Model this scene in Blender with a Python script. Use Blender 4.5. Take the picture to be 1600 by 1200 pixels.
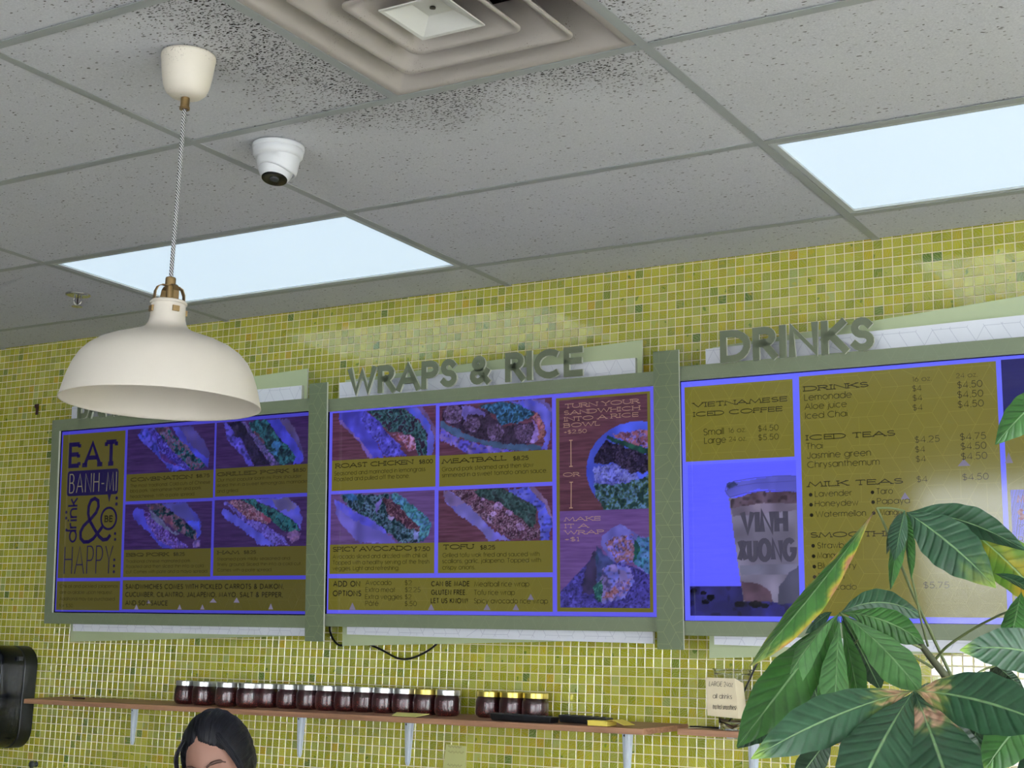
import bpy, bmesh, math, random
import numpy as np
from mathutils import Vector, Matrix, noise as mnoise

for o in list(bpy.data.objects): bpy.data.objects.remove(o)
SC = bpy.context.scene
COL = SC.collection
R = random.Random(7)
PI = math.pi

# ------------------------------------------------------------------ camera
CH = 1.6                                   # eye height above the floor
cd = bpy.data.cameras.new('camera'); cam = bpy.data.objects.new('camera', cd); COL.objects.link(cam)
cd.sensor_width = 36.0; cd.sensor_fit = 'HORIZONTAL'; cd.lens = 2292.7/1600*36.0; cd.clip_start = 0.02
fw = Vector((-0.51724985, 0.83389373, 0.19254565)); rt = Vector((0.85275165, 0.52125241, 0.03332481)); up = rt.cross(fw)
CAM = Vector((2.45821, -3.9256, CH))
cam.matrix_world = Matrix(((rt.x, up.x, -fw.x, CAM.x), (rt.y, up.y, -fw.y, CAM.y), (rt.z, up.z, -fw.z, CAM.z), (0, 0, 0, 1)))
SC.camera = cam

# ------------------------------------------------------------------ world, light, exposure
def lin(c):
    c = c/255.0
    return c/12.92 if c <= 0.04045 else ((c+0.055)/1.055)**2.4
def rgb(r, g, b): return (lin(r), lin(g), lin(b), 1.0)

W = bpy.data.worlds.new('world'); SC.world = W; W.use_nodes = True
WORLD_STRENGTH = 14.0
bgn = W.node_tree.nodes['Background']; bgn.inputs[0].default_value = (0.90, 0.95, 1.0, 1); bgn.inputs[1].default_value = WORLD_STRENGTH
PANEL_COLOR = rgb(212, 234, 250); PANEL_STRENGTH = 0.93
SC.view_settings.view_transform = 'Standard'; SC.view_settings.look = 'None'
SC.view_settings.exposure = 0.0; SC.view_settings.gamma = 1.0; SC.view_settings.use_curve_mapping = False

# ------------------------------------------------------------------ materials
MATS = {}
def newmat(name):
    m = bpy.data.materials.new(name); m.use_nodes = True
    nt = m.node_tree; b = nt.nodes['Principled BSDF']
    return m, nt, b
def N(nt, t, **kw):
    n = nt.nodes.new(t)
    for k, v in kw.items():
        if hasattr(n, k): setattr(n, k, v)
        else: n.inputs[k].default_value = v
    return n
def L(nt, a, b): nt.links.new(a, b)
def mix(nt, fac, a, b):
    n = nt.nodes.new('ShaderNodeMix'); n.data_type = 'RGBA'
    for s, v in ((n.inputs[0], fac), (n.inputs[6], a), (n.inputs[7], b)):
        if hasattr(v, 'is_output') or isinstance(v, bpy.types.NodeSocket): nt.links.new(v, s)
        else: s.default_value = v
    return n.outputs[2]
def mth(nt, op, a, b=0.0, c=None):
    n = nt.nodes.new('ShaderNodeMath'); n.operation = op
    for s, v in zip(n.inputs, (a, b, c) if c is not None else (a, b)):
        if isinstance(v, bpy.types.NodeSocket): nt.links.new(v, s)
        else: s.default_value = v
    return n.outputs[0]
def ramp(nt, fac, lo, hi, a=0.0, b=1.0):
    n = nt.nodes.new('ShaderNodeMapRange'); n.interpolation_type = 'SMOOTHSTEP'
    nt.links.new(fac, n.inputs[0]); n.inputs[1].default_value = lo; n.inputs[2].default_value = hi
    n.inputs[3].default_value = a; n.inputs[4].default_value = b
    return n.outputs[0]
def pos(nt): return nt.nodes.new('ShaderNodeNewGeometry').outputs['Position']
def scaled(nt, v, s):
    n = nt.nodes.new('ShaderNodeVectorMath'); n.operation = 'MULTIPLY'; nt.links.new(v, n.inputs[0]); n.inputs[1].default_value = s
    return n.outputs[0]
def bump(nt, b, h, strength=0.3, dist=0.002):
    n = nt.nodes.new('ShaderNodeBump'); n.inputs['Strength'].default_value = strength; n.inputs['Distance'].default_value = dist
    nt.links.new(h, n.inputs['Height']); nt.links.new(n.outputs[0], b.inputs['Normal'])
def plain(name, c, rough=0.5, metal=0.0, var=0.06, scale=30.0, spec=0.5, bmp=0.0):
    if name in MATS: return MATS[name]
    m, nt, b = newmat(name)
    nz = N(nt, 'ShaderNodeTexNoise'); nz.inputs['Scale'].default_value = scale; nz.inputs['Detail'].default_value = 4
    L(nt, pos(nt), nz.inputs['Vector'])
    c2 = tuple(min(1, x*(1+var)) for x in c[:3])+(1,); c1 = tuple(x*(1-var) for x in c[:3])+(1,)
    L(nt, mix(nt, nz.outputs[0], c1, c2), b.inputs['Base Color'])
    b.inputs['Roughness'].default_value = rough; b.inputs['Metallic'].default_value = metal
    b.inputs['Specular IOR Level'].default_value = spec
    if bmp: bump(nt, b, nz.outputs[0], bmp)
    MATS[name] = m; return m
def screenmat(name, c, rough=0.09):
    """a lit display surface under glass: gives off its own colour, reflects the room"""
    m, nt, b = newmat(name)
    b.inputs['Base Color'].default_value = (0.004, 0.004, 0.006, 1); b.inputs['Roughness'].default_value = rough; b.inputs['Specular IOR Level'].default_value = 0.5
    b.inputs['Emission Color'].default_value = c; b.inputs['Emission Strength'].default_value = 1.0
    return m
def screen_attr_mat(name):
    m, nt, b = newmat(name)
    b.inputs['Base Color'].default_value = (0.004, 0.004, 0.006, 1); b.inputs['Roughness'].default_value = 0.09; b.inputs['Specular IOR Level'].default_value = 0.5
    a = nt.nodes.new('ShaderNodeAttribute'); a.attribute_name = 'Col'
    L(nt, a.outputs['Color'], b.inputs['Emission Color']); b.inputs['Emission Strength'].default_value = 1.0
    return m
def emis(name, c, s):
    m, nt, b = newmat(name)
    b.inputs['Base Color'].default_value = (0.25, 0.25, 0.25, 1); b.inputs['Roughness'].default_value = 0.5
    b.inputs['Emission Color'].default_value = c; b.inputs['Emission Strength'].default_value = s
    return m

# ceiling tile: mineral fibre with fissures, more and darker where dust gathers round the vent
def ceiling_mat(name='ceiling_tile'):
    m, nt, b = newmat(name); p = pos(nt)
    big = N(nt, 'ShaderNodeTexNoise'); big.inputs['Scale'].default_value = 5; big.inputs['Detail'].default_value = 6; L(nt, p, big.inputs['Vector'])
    fine = N(nt, 'ShaderNodeTexNoise'); fine.inputs['Scale'].default_value = 240; fine.inputs['Detail'].default_value = 3; L(nt, p, fine.inputs['Vector'])
    # distance from the vent rectangle
    sep = nt.nodes.new('ShaderNodeSeparateXYZ'); L(nt, p, sep.inputs[0])
    dx = mth(nt, 'MAXIMUM', mth(nt, 'SUBTRACT', mth(nt, 'ABSOLUTE', mth(nt, 'SUBTRACT', sep.outputs[0], 0.80)), 0.22), 0.0)
    dy = mth(nt, 'MAXIMUM', mth(nt, 'SUBTRACT', mth(nt, 'ABSOLUTE', mth(nt, 'SUBTRACT', sep.outputs[1], -1.80)), 0.30), 0.0)
    d = mth(nt, 'SQRT', mth(nt, 'ADD', mth(nt, 'MULTIPLY', dx, dx), mth(nt, 'MULTIPLY', mth(nt, 'MULTIPLY', dy, dy), 1.2)))
    d = mth(nt, 'ADD', d, mth(nt, 'MULTIPLY', mth(nt, 'SUBTRACT', big.outputs[0], 0.5), 0.35))
    dirt = ramp(nt, d, 0.02, 0.33, 1.0, 0.0)
    warp = N(nt, 'ShaderNodeTexNoise'); warp.inputs['Scale'].default_value = 60; L(nt, p, warp.inputs['Vector'])
    wv = nt.nodes.new('ShaderNodeVectorMath'); wv.operation = 'MULTIPLY_ADD'; L(nt, warp.outputs['Color'], wv.inputs[0]); wv.inputs[1].default_value = (0.012, 0.012, 0.0); L(nt, p, wv.inputs[2])
    spots = []
    for sc, rot, rr in ((66, 0.5, 0.22), (115, 1.3, 0.25)):
        mp = nt.nodes.new('ShaderNodeMapping'); L(nt, wv.outputs[0], mp.inputs[0]); mp.inputs['Rotation'].default_value = (0, 0, rot); mp.inputs['Scale'].default_value = (sc, sc*1.9, 0)
        vo = nt.nodes.new('ShaderNodeTexVoronoi'); vo.voronoi_dimensions = '2D'; vo.inputs['Scale'].default_value = 1.0; L(nt, mp.outputs[0], vo.inputs['Vector'])
        cs = nt.nodes.new('ShaderNodeSeparateColor'); L(nt, vo.outputs['Color'], cs.inputs[0])
        thr = mth(nt, 'ADD', 0.075, mth(nt, 'MULTIPLY', dirt, 0.62))
        on = ramp(nt, mth(nt, 'SUBTRACT', thr, cs.outputs[0]), 0.0, 0.05)
        rad = mth(nt, 'ADD', rr*0.75, mth(nt, 'MULTIPLY', cs.outputs[1], rr*0.9))
        pit = ramp(nt, mth(nt, 'SUBTRACT', rad, vo.outputs['Distance']), 0.0, 0.12)
        spots.append(mth(nt, 'MULTIPLY', on, pit))
    sp = mth(nt, 'MAXIMUM', spots[0], spots[1])
    base = mix(nt, big.outputs[0], rgb(196, 197, 203), rgb(212, 213, 219))
    base = mix(nt, ramp(nt, fine.outputs[0], 0.35, 0.7), base, rgb(216, 217, 222))
    base = mix(nt, mth(nt, 'MULTIPLY', dirt, 0.22), base, rgb(120, 112, 104))
    dark = mix(nt, dirt, rgb(118, 117, 116), rgb(52, 47, 43))
    L(nt, mix(nt, sp, base, dark), b.inputs['Base Color'])
    b.inputs['Roughness'].default_value = 0.95; b.inputs['Specular IOR Level'].default_value = 0.1
    h = mth(nt, 'SUBTRACT', mth(nt, 'MULTIPLY', fine.outputs[0], 0.5), sp)
    bump(nt, b, h, 0.35, 0.0015)
    return m

# glass mosaic: the colour of each tile comes from its own data, streaks run through the glass
def mosaic_mat():
    m, nt, b = newmat('mosaic_glass'); p = pos(nt)
    a = nt.nodes.new('ShaderNodeAttribute'); a.attribute_name = 'Col'
    off = nt.nodes.new('ShaderNodeVectorMath'); off.operation = 'MULTIPLY_ADD'; L(nt, a.outputs['Color'], off.inputs[0]); off.inputs[1].default_value = (9, 7, 11); L(nt, p, off.inputs[2])
    rot = nt.nodes.new('ShaderNodeVectorRotate'); rot.rotation_type = 'Y_AXIS'; L(nt, off.outputs[0], rot.inputs['Vector'])
    L(nt, mth(nt, 'MULTIPLY', a.outputs['Fac'], 37.0), rot.inputs['Angle'])
    w = N(nt, 'ShaderNodeTexWave'); w.inputs['Scale'].default_value = 45; w.inputs['Distortion'].default_value = 9; w.inputs['Detail'].default_value = 4; w.inputs['Detail Scale'].default_value = 1.6
    L(nt, rot.outputs[0], w.inputs['Vector'])
    n2 = N(nt, 'ShaderNodeTexNoise'); n2.inputs['Scale'].default_value = 38; n2.inputs['Detail'].default_value = 2; L(nt, rot.outputs[0], n2.inputs['Vector'])
    c = mix(nt, ramp(nt, w.outputs['Fac'], 0.3, 0.95, 0.0, 0.36), a.outputs['Color'], rgb(196, 194, 128))
    c = mix(nt, ramp(nt, n2.outputs[0], 0.70, 0.72, 0.0, 0.75), c, rgb(84, 124, 26))
    c = mix(nt, ramp(nt, n2.outputs[0], 0.40, 0.28, 0.0, 0.55), c, rgb(198, 176, 30))
    L(nt, c, b.inputs['Base Color'])
    b.inputs['Roughness'].default_value = 0.10; b.inputs['Specular IOR Level'].default_value = 0.8
    b.inputs['Coat Weight'].default_value = 1.0; b.inputs['Coat Roughness'].default_value = 0.03; b.inputs['Coat IOR'].default_value = 1.75
    wr = N(nt, 'ShaderNodeTexNoise'); wr.inputs['Scale'].default_value = 70; wr.inputs['Detail'].default_value = 2; L(nt, off.outputs[0], wr.inputs['Vector'])
    bump(nt, b, wr.outputs[0], 0.12, 0.002)
    return m

def wood_mat(name, c1, c2, rough=0.5):
    m, nt, b = newmat(name); p = pos(nt)
    q = scaled(nt, p, (1.6, 22.0, 30.0))
    n = N(nt, 'ShaderNodeTexNoise'); n.inputs['Scale'].default_value = 2.2; n.inputs['Detail'].default_value = 6; n.inputs['Distortion'].default_value = 1.0; L(nt, q, n.inputs['Vector'])
    L(nt, mix(nt, ramp(nt, n.outputs[0], 0.3, 0.7), c1, c2), b.inputs['Base Color'])
    b.inputs['Roughness'].default_value = rough; bump(nt, b, n.outputs[0], 0.08, 0.001)
    return m

def leaf_mat():
    m, nt, b = newmat('leaf'); a = nt.nodes.new('ShaderNodeAttribute'); a.attribute_name = 'Col'
    lp = nt.nodes.new('ShaderNodeAttribute'); lp.attribute_name = 'Leaf'; sp = nt.nodes.new('ShaderNodeSeparateColor'); L(nt, lp.outputs['Color'], sp.inputs[0])
    t_, s_ = sp.outputs[0], mth(nt, 'ABSOLUTE', mth(nt, 'SUBTRACT', mth(nt, 'MULTIPLY', sp.outputs[1], 2.0), 1.0))
    n = N(nt, 'ShaderNodeTexNoise'); n.inputs['Scale'].default_value = 90; n.inputs['Detail'].default_value = 4; L(nt, pos(nt), n.inputs['Vector'])
    ph = mth(nt, 'SUBTRACT', mth(nt, 'MULTIPLY', t_, 12.0), mth(nt, 'MULTIPLY', mth(nt, 'POWER', s_, 0.8), 1.35))
    ph = mth(nt, 'ADD', ph, mth(nt, 'MULTIPLY', n.outputs[0], 0.25))
    wv = mth(nt, 'MULTIPLY_ADD', mth(nt, 'COSINE', mth(nt, 'MULTIPLY', ph, 2*PI)), 0.5, 0.5)
    vein = mth(nt, 'MULTIPLY', mth(nt, 'POWER', wv, 14.0), ramp(nt, s_, 1.0, 0.75))
    mid = ramp(nt, s_, 0.055, 0.015)
    c = mix(nt, mth(nt, 'MULTIPLY', vein, 0.30), a.outputs['Color'], rgb(28, 58, 34))
    c = mix(nt, mth(nt, 'MULTIPLY', mid, 0.75), c, rgb(140, 176, 122))
    hs = nt.nodes.new('ShaderNodeHueSaturation'); L(nt, c, hs.inputs['Color']); L(nt, ramp(nt, n.outputs[0], 0.2, 0.8, 0.84, 1.16), hs.inputs['Value'])
    L(nt, hs.outputs[0], b.inputs['Base Color'])
    b.inputs['Roughness'].default_value = 0.36; b.inputs['Specular IOR Level'].default_value = 0.5
    tr = nt.nodes.new('ShaderNodeBsdfTranslucent'); L(nt, hs.outputs[0], tr.inputs['Color'])
    ms = nt.nodes.new('ShaderNodeMixShader'); ms.inputs[0].default_value = 0.25
    out = nt.nodes['Material Output']; L(nt, b.outputs[0], ms.inputs[1]); L(nt, tr.outputs[0], ms.inputs[2]); L(nt, ms.outputs[0], out.inputs[0])
    h = mth(nt, 'SUBTRACT', mth(nt, 'MULTIPLY', mth(nt, 'SUBTRACT', 1.0, mth(nt, 'POWER', wv, 3.0)), 0.8), mth(nt, 'MULTIPLY', mid, 0.9))
    bump(nt, b, mth(nt, 'ADD', h, mth(nt, 'MULTIPLY', n.outputs[0], 0.3)), 0.55, 0.0016)
    return m

def attr_mat(name, rough=0.5, spec=0.5):
    m, nt, b = newmat(name); a = nt.nodes.new('ShaderNodeAttribute'); a.attribute_name = 'Col'
    L(nt, a.outputs['Color'], b.inputs['Base Color']); b.inputs['Roughness'].default_value = rough; b.inputs['Specular IOR Level'].default_value = spec
    return m

# ------------------------------------------------------------------ objects
def tag(o, label=None, cat=None, group=None, kind=None):
    if label: o['label'] = label
    if cat: o['category'] = cat
    if group: o['group'] = group
    if kind: o['kind'] = kind
    return o
def thing(name, loc, label, cat, group=None):
    o = bpy.data.objects.new(name, None); o.empty_display_size = 0.05; COL.objects.link(o); o.location = loc
    return tag(o, label, cat, group)
def wloc(o):
    v = Vector(o.location)
    while o.parent: o = o.parent; v += Vector(o.location)
    return v
class MB:
    """collects geometry in world coordinates"""
    def __init__(s): s.v = []; s.f = []; s.c = []; s.cur = (1, 1, 1, 1); s.usec = False
    def col(s, c): s.cur = c; s.usec = True; return s
    def add(s, vs, fs):
        k = len(s.v); s.v += [tuple(v) for v in vs]; s.f += [tuple(i+k for i in f) for f in fs]; s.c += [s.cur]*len(vs); return s
    def box(s, a, b):
        x0, y0, z0 = a; x1, y1, z1 = b
        return s.add([(x0,y0,z0),(x1,y0,z0),(x1,y1,z0),(x0,y1,z0),(x0,y0,z1),(x1,y0,z1),(x1,y1,z1),(x0,y1,z1)],
                     [(3,2,1,0),(4,5,6,7),(0,1,5,4),(1,2,6,5),(2,3,7,6),(3,0,4,7)])
    def hexa(s, p):   # eight corners: four bottom, four top
        return s.add(p, [(3,2,1,0),(4,5,6,7),(0,1,5,4),(1,2,6,5),(2,3,7,6),(3,0,4,7)])
    def lathe(s, prof, c, n=48, axis=None, closed=False):
        """prof: (radius, height) list round an axis through c"""
        ax = Vector(axis or (0, 0, 1)).normalized(); t = Vector((1, 0, 0)) if abs(ax.x) < 0.9 else Vector((0, 1, 0))
        e1 = ax.cross(t).normalized(); e2 = ax.cross(e1); c = Vector(c); vs = []; fs = []; m = len(prof)
        for r, h in prof:
            for k in range(n):
                a = 2*PI*k/n; vs.append(c+ax*h+(e1*math.cos(a)+e2*math.sin(a))*r)
        for j in range(m-1):
            for k in range(n):
                fs.append((j*n+k, j*n+(k+1) % n, (j+1)*n+(k+1) % n, (j+1)*n+k))
        if closed:
            fs.append(tuple(range(n))[::-1]); fs.append(tuple((m-1)*n+k for k in range(n)))
        return s.add(vs, fs)
    def tube(s, pts, r, n=8, cap=True):
        pts = [Vector(p) for p in pts]; m = len(pts); rr = r if isinstance(r, (list, tuple)) else [r]*m
        vs = []; fs = []; prev = None
        for i, p in enumerate(pts):
            t = (pts[min(i+1, m-1)]-pts[max(i-1, 0)]).normalized()
            if prev is None: e = t.cross(Vector((0.3, 0.2, 1))).normalized()
            else: e = (prev-t*prev.dot(t)).normalized()
            prev = e; g = t.cross(e)
            for k in range(n):
                a = 2*PI*k/n; vs.append(p+(e*math.cos(a)+g*math.sin(a))*rr[i])
        for j in range(m-1):
            for k in range(n): fs.append((j*n+k, j*n+(k+1) % n, (j+1)*n+(k+1) % n, (j+1)*n+k))
        if cap: fs.append(tuple(range(n))[::-1]); fs.append(tuple((m-1)*n+k for k in range(n)))
        return s.add(vs, fs)
    def build(s, name, mat, parent=None, smooth=False, bevel=0.0, seg=2, origin=None):
        o0 = wloc(parent) if parent else Vector(origin or (0, 0, 0))
        me = bpy.data.meshes.new(name); me.from_pydata([(x-o0.x, y-o0.y, z-o0.z) for x, y, z in s.v], [], s.f)
        if s.usec:
            ca = me.color_attributes.new('Col', 'FLOAT_COLOR', 'POINT'); ca.data.foreach_set('color', np.array(s.c, dtype=np.float32).ravel())
        if mat: me.materials.append(mat)
        if smooth: me.polygons.foreach_set('use_smooth', [True]*len(me.polygons))
        me.update()
        o = bpy.data.objects.new(name, me); COL.objects.link(o)
        if parent: o.parent = parent
        else: o.location = o0
        if bevel:
            md = o.modifiers.new('bevel', 'BEVEL'); md.width = bevel; md.segments = seg; md.limit_method = 'ANGLE'; md.angle_limit = 0.6
        if smooth and bevel: pass
        return o
def autosmooth(o, ang=40):
    me = o.data; me.polygons.foreach_set('use_smooth', [True]*len(me.polygons))
    bm = bmesh.new(); bm.from_mesh(me)
    for e in bm.edges:
        if len(e.link_faces) == 2 and e.calc_face_angle(0) > math.radians(ang): e.smooth = False
    bm.to_mesh(me); bm.free(); return o

# ------------------------------------------------------------------ the room
H = CH+1.2328          # ceiling height
XL, XR, YN = -3.25, 4.6, -8.3
T = 0.6096
M_TILE = ceiling_mat(); M_GRID = plain('grid_paint', rgb(166, 171, 171), 0.5, var=0.03)
M_WALL = plain('wall_paint', rgb(222, 220, 212), 0.8, var=0.03)
M_GROUT = plain('grout', rgb(240, 230, 192), 0.85, var=0.05, scale=200, bmp=0.1)
M_FLOOR = plain('floor_vinyl', rgb(158, 154, 148), 0.45, var=0.12, scale=4)
M_WHITE = plain('white_enamel', rgb(214, 214, 210), 0.35, var=0.02)
M_TROFFER = plain('troffer_metal', rgb(190, 196, 196), 0.4, var=0.02)

def struct(name, mb, m, parent=None, **kw):
    o = mb.build(name, m, parent, **kw)
    if parent is None: o['kind'] = 'structure'
    return o
struct('floor', MB().box((XL-0.1, YN-0.1, -0.1), (XR+0.1, 0.1, 0.0)), M_FLOOR)
struct('wall_left', MB().box((XL-0.1, YN, 0), (XL, 0.0, H+0.3)), plain('wall_paint_dark', rgb(92, 96, 84), 0.8, var=0.03))
# near wall behind the viewer and the right wall, with their shop windows
def holed(name, axis, c0, c1, a0, a1, holes):
    """wall slab along axis 'x' or 'y' from a0 to a1 with rectangular openings (lo, hi, z0, z1)"""
    mb = MB(); cur = a0
    def put(p, q, z0, z1):
        if q-p < 1e-4 or z1-z0 < 1e-4: return
        if axis == 'x': mb.box((p, c0, z0), (q, c1, z1))
        else: mb.box((c0, p, z0), (c1, q, z1))
    for lo, hi, z0, z1 in holes:
        put(cur, lo, 0, H+0.3); put(lo, hi, 0, z0); put(lo, hi, z1, H+0.3); cur = hi
    put(cur, a1, 0, H+0.3)
    return struct(name, mb, M_WALL)
HN = [(-1.05, 0.15, 0.35, 2.15), (0.55, 2.3, 0.35, 2.3), (2.6, 4.2, 0.35, 2.3)]
HR = [(-6.2, -4.4, 0.5, 2.4), (-4.0, -2.4, 0.5, 2.4), (-2.0, -0.7, 0.9, 2.4)]
holed('wall_near', 'x', YN-0.12, YN, XL-0.1, XR+0.1, HN)
holed('wall_right', 'y', XR, XR+0.12, YN, 0.1, HR)
M_ALU = plain('window_metal', rgb(120, 122, 124), 0.35, 0.7, var=0.02)
mg, ntg, bg_ = newmat('window_glass'); bg_.inputs['Transmission Weight'].default_value = 1.0; bg_.inputs['Roughness'].default_value = 0.0; bg_.inputs['IOR'].default_value = 1.05
wi = 0
for ax, hs in (('x', HN), ('y', HR)):
    for lo, hi, z0, z1 in hs:
        wi += 1; mb = MB(); gl = MB()
        def P(a, b, za, zb, t0, t1, m_):
            if ax == 'x': m_.box((a, YN-0.06-t1, za), (b, YN-0.06+t0, zb))
            else: m_.box((XR+0.06-t0, a, za), (XR+0.06+t1, b, zb))
        for q0, q1, za, zb in ((lo, lo+0.05, z0, z1), (hi-0.05, hi, z0, z1), (lo+0.05, hi-0.05, z0, z0+0.05), (lo+0.05, hi-0.05, z1-0.05, z1), (lo+0.05, hi-0.05, 1.12, 1.17)):
            P(q0, q1, za, zb, 0.03, 0.03, mb)
        fr = struct('window_%d' % wi, mb, M_ALU)
        P(lo+0.05, hi-0.05, z0+0.05, 1.12, 0.003, 0.003, gl); P(lo+0.05, hi-0.05, 1.17, z1-0.05, 0.003, 0.003, gl)
        gl.build('pane', mg, fr)
# pavement outside
struct('ground', MB().box((-30, -40, -0.25), (40, 10, -0.12)), plain('pavement', rgb(222, 220, 214), 0.9))

# ceiling: slab above, T grid, lay-in tiles
ceil = struct('ceiling', MB().box((XL, YN, H+0.18), (XR, 0.1, H+0.3)), plain('plenum', rgb(60, 60, 62), 0.9))
YS = [0.0, -0.25]+[-0.25-T*k for k in range(1, 14)]; YS = [y for y in YS if y > YN]+[YN]
XS = [XL]+[2*T*k for k in range(-2, 4)]+[XR]
RW = 0.012
for i, x in enumerate(XS[1:-1]):
    mb = MB().box((x-RW, YN, H), (x+RW, -0.001, H+0.0016)).box((x-0.0012, YN, H+0.0016), (x+0.0012, -0.001, H+0.035))
    mb.build('grid_rail', M_GRID, ceil)
for y in YS[1:-1]:
    for a, b in zip(XS[:-1], XS[1:]):
        mb = MB().box((a+(RW if a != XL else 0), y-RW, H-0.0003), (b-(RW if b != XR else 0), y+RW, H+0.0013)).box((a+RW, y-0.0012, H+0.0013), (b-RW, y+0.0012, H+0.035))
        mb.build('grid_rail', M_GRID, ceil)
MB().box((T-RW, -0.25-3*T+RW, H-0.0003), (T+RW, -0.25-2*T-RW, H+0.0013)).box((T-0.0012, -0.25-3*T+RW, H+0.0013), (T+0.0012, -0.25-2*T-RW, H+0.035)).build('grid_rail', M_GRID, ceil)
LIGHTS = {(1, 1), (3, 1), (1, 5), (3, 5), (5, 5), (1, 9), (3, 9), (5, 9), (5, 1)}       # (column, row) of the light panels; unseen ones are added for fill
tile_meshes = {}
for c, (a, b) in enumerate(zip(XS[:-1], XS[1:])):
    for r_, (y1, y0) in enumerate(zip(YS[:-1], YS[1:])):
        if (c, r_) in {(k[0]+1, k[1]) for k in LIGHTS}: continue
        cells = [(a, b)]
        if abs(a) < 1e-6 and abs(y1-(-0.25-2*T)) < 1e-6: cells = [(a, T)]       # the other half holds the vent
        for p, q in cells:
            g = 0.004
            x0 = p+g; x1 = q-g; ya = y0+g; yb = y1-(g if r_ else 0.009)
            dz = R.uniform(0, 0.0012)+0.0018; tilt = R.uniform(-0.0012, 0.0012)
            if r_ == 0: dz += 0.001
            mb = MB().hexa([(x0, ya, H+dz), (x1, ya, H+dz), (x1, yb, H+dz+tilt), (x0, yb, H+dz+tilt), (x0, ya, H+dz+0.016), (x1, ya, H+dz+0.016), (x1, yb, H+dz+0.016), (x0, yb, H+dz+0.016)])
            mb.build('ceiling_tile', M_TILE, ceil)

# light panels
M_DIFF = emis('diffuser_lit', PANEL_COLOR, PANEL_STRENGTH)
lab = {(1, 1): 'long lit ceiling light panel directly behind the hanging white lamp', (3, 1): 'lit ceiling light panel at the right edge above the drinks menu'}
for c, r_ in sorted(LIGHTS):
    a, b = XS[c+1], XS[c+2]; y1, y0 = YS[r_], YS[r_+1]
    t = thing('ceiling_light', ((a+b)/2, (y0+y1)/2, H), lab.get((c, r_), 'added fill light panel out of view, %s row from the mosaic wall, %s' % ({1: 'first', 5: 'second', 9: 'third'}[r_], {1: 'on the left', 3: 'in the middle', 5: 'on the right'}[c])), 'ceiling light', 'recessed ceiling light panels')
    x0, x1, ya, yb = a+0.013, b-0.013, y0+0.013, y1-0.013; w = 0.016
    fr = MB()
    for q in (((x0, ya), (x1, ya+w)), ((x0, yb-w), (x1, yb)), ((x0, ya+w), (x0+w, yb-w)), ((x1-w, ya+w), (x1, yb-w))):
        fr.box((q[0][0], q[0][1], H+0.001), (q[1][0], q[1][1], H+0.014))
    fr.build('frame', M_TROFFER, t)
    MB().box((x0+w, ya+w, H+0.007), (x1-w, yb-w, H+0.012)).build('diffuser', M_DIFF, t)

# mosaic wall
PX, PZ = 0.0278, 0.0274
X0 = 0.0138
wall = struct('wall_far', MB().box((XL-0.1, 0.0, 0.0), (XR+0.1, 0.1, H+0.3)), M_GROUT)
M_MOS = mosaic_mat()
PAL = [rgb(c[0]*.97, c[1]*.955, c[2]*.66) for c in [(186, 188, 44), (196, 196, 60), (176, 180, 30), (200, 202, 92), (190, 196, 112), (170, 176, 44), (158, 168, 40), (206, 208, 124), (184, 190, 96), (176, 186, 110),
       (200, 188, 36), (206, 176, 36), (150, 162, 60), (128, 150, 44), (96, 130, 48), (188, 198, 146), (168, 184, 140), (192, 190, 70), (182, 184, 56), (172, 178, 70), (198, 198, 76), (188, 182, 50), (162, 172, 90), (110, 138, 66)]]
WT = [10, 9, 10, 8, 4, 8, 3, 4, 4, 2.5, 6, 1.4, 1.6, 1.0, .5, 1.4, .8, 9, 10, 6, 9, 6, 2, .5]
def tile_geo(hx=0.0126, hz=0.01235, pr=0.0016, ch=0.0009):
    v = [(-hx, 0, -hz), (hx, 0, -hz), (hx, 0, hz), (-hx, 0, hz), (-hx, -pr+ch, -hz), (hx, -pr+ch, -hz), (hx, -pr+ch, hz), (-hx, -pr+ch, hz)]
    i = ch*0.9; v += [(-hx+i, -pr, -hz+i), (hx-i, -pr, -hz+i), (hx-i, -pr, hz-i), (-hx+i, -pr, hz-i)]
    f = [(8, 9, 10, 11)]+[(j, (j+1) % 4, 4+(j+1) % 4, 4+j) for j in range(4)]+[(4+j, 4+(j+1) % 4, 8+(j+1) % 4, 8+j) for j in range(4)]
    return v, f
TV, TF = tile_geo()
cells = []
nx0 = int((XL-X0)/PX); nx1 = int((XR-X0)/PX)-1; nz = int((H-0.70)/PZ)
def px_of(P):
    d = Vector(P)-CAM; z = d.dot(fw)
    return 800+2292.7*d.dot(rt)/z, 600-2292.7*d.dot(up)/z, z
for i in range(nx0, nx1):
    for j in range(-1, nz):
        x = X0+(i+0.5)*PX; z = H-(j+0.5)*PZ
        if z < 0.70: continue
        x += R.uniform(-0.0004, 0.0004)
        cells.append((x, z-0.0006))
vis = []
for k, (x, z) in enumerate(cells):
    u, v, d = px_of((x, 0, z)); zr = z-CH
    if not (5 < u < 1595 and 5 < v < 1195): continue
    if x > -1.95 and -0.03 < zr < 0.97: continue
    if u > 1165 and v > 760: continue
    vis.append((d, k))
vis.sort(); near = {k for d, k in vis[:300]}
tm = []
for c in PAL:
    mb = MB().col(c).add(TV, TF); me_o = mb.build('mosaic_tile', M_MOS, wall); tm.append(me_o.data); bpy.data.objects.remove(me_o)
big = MB()
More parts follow.
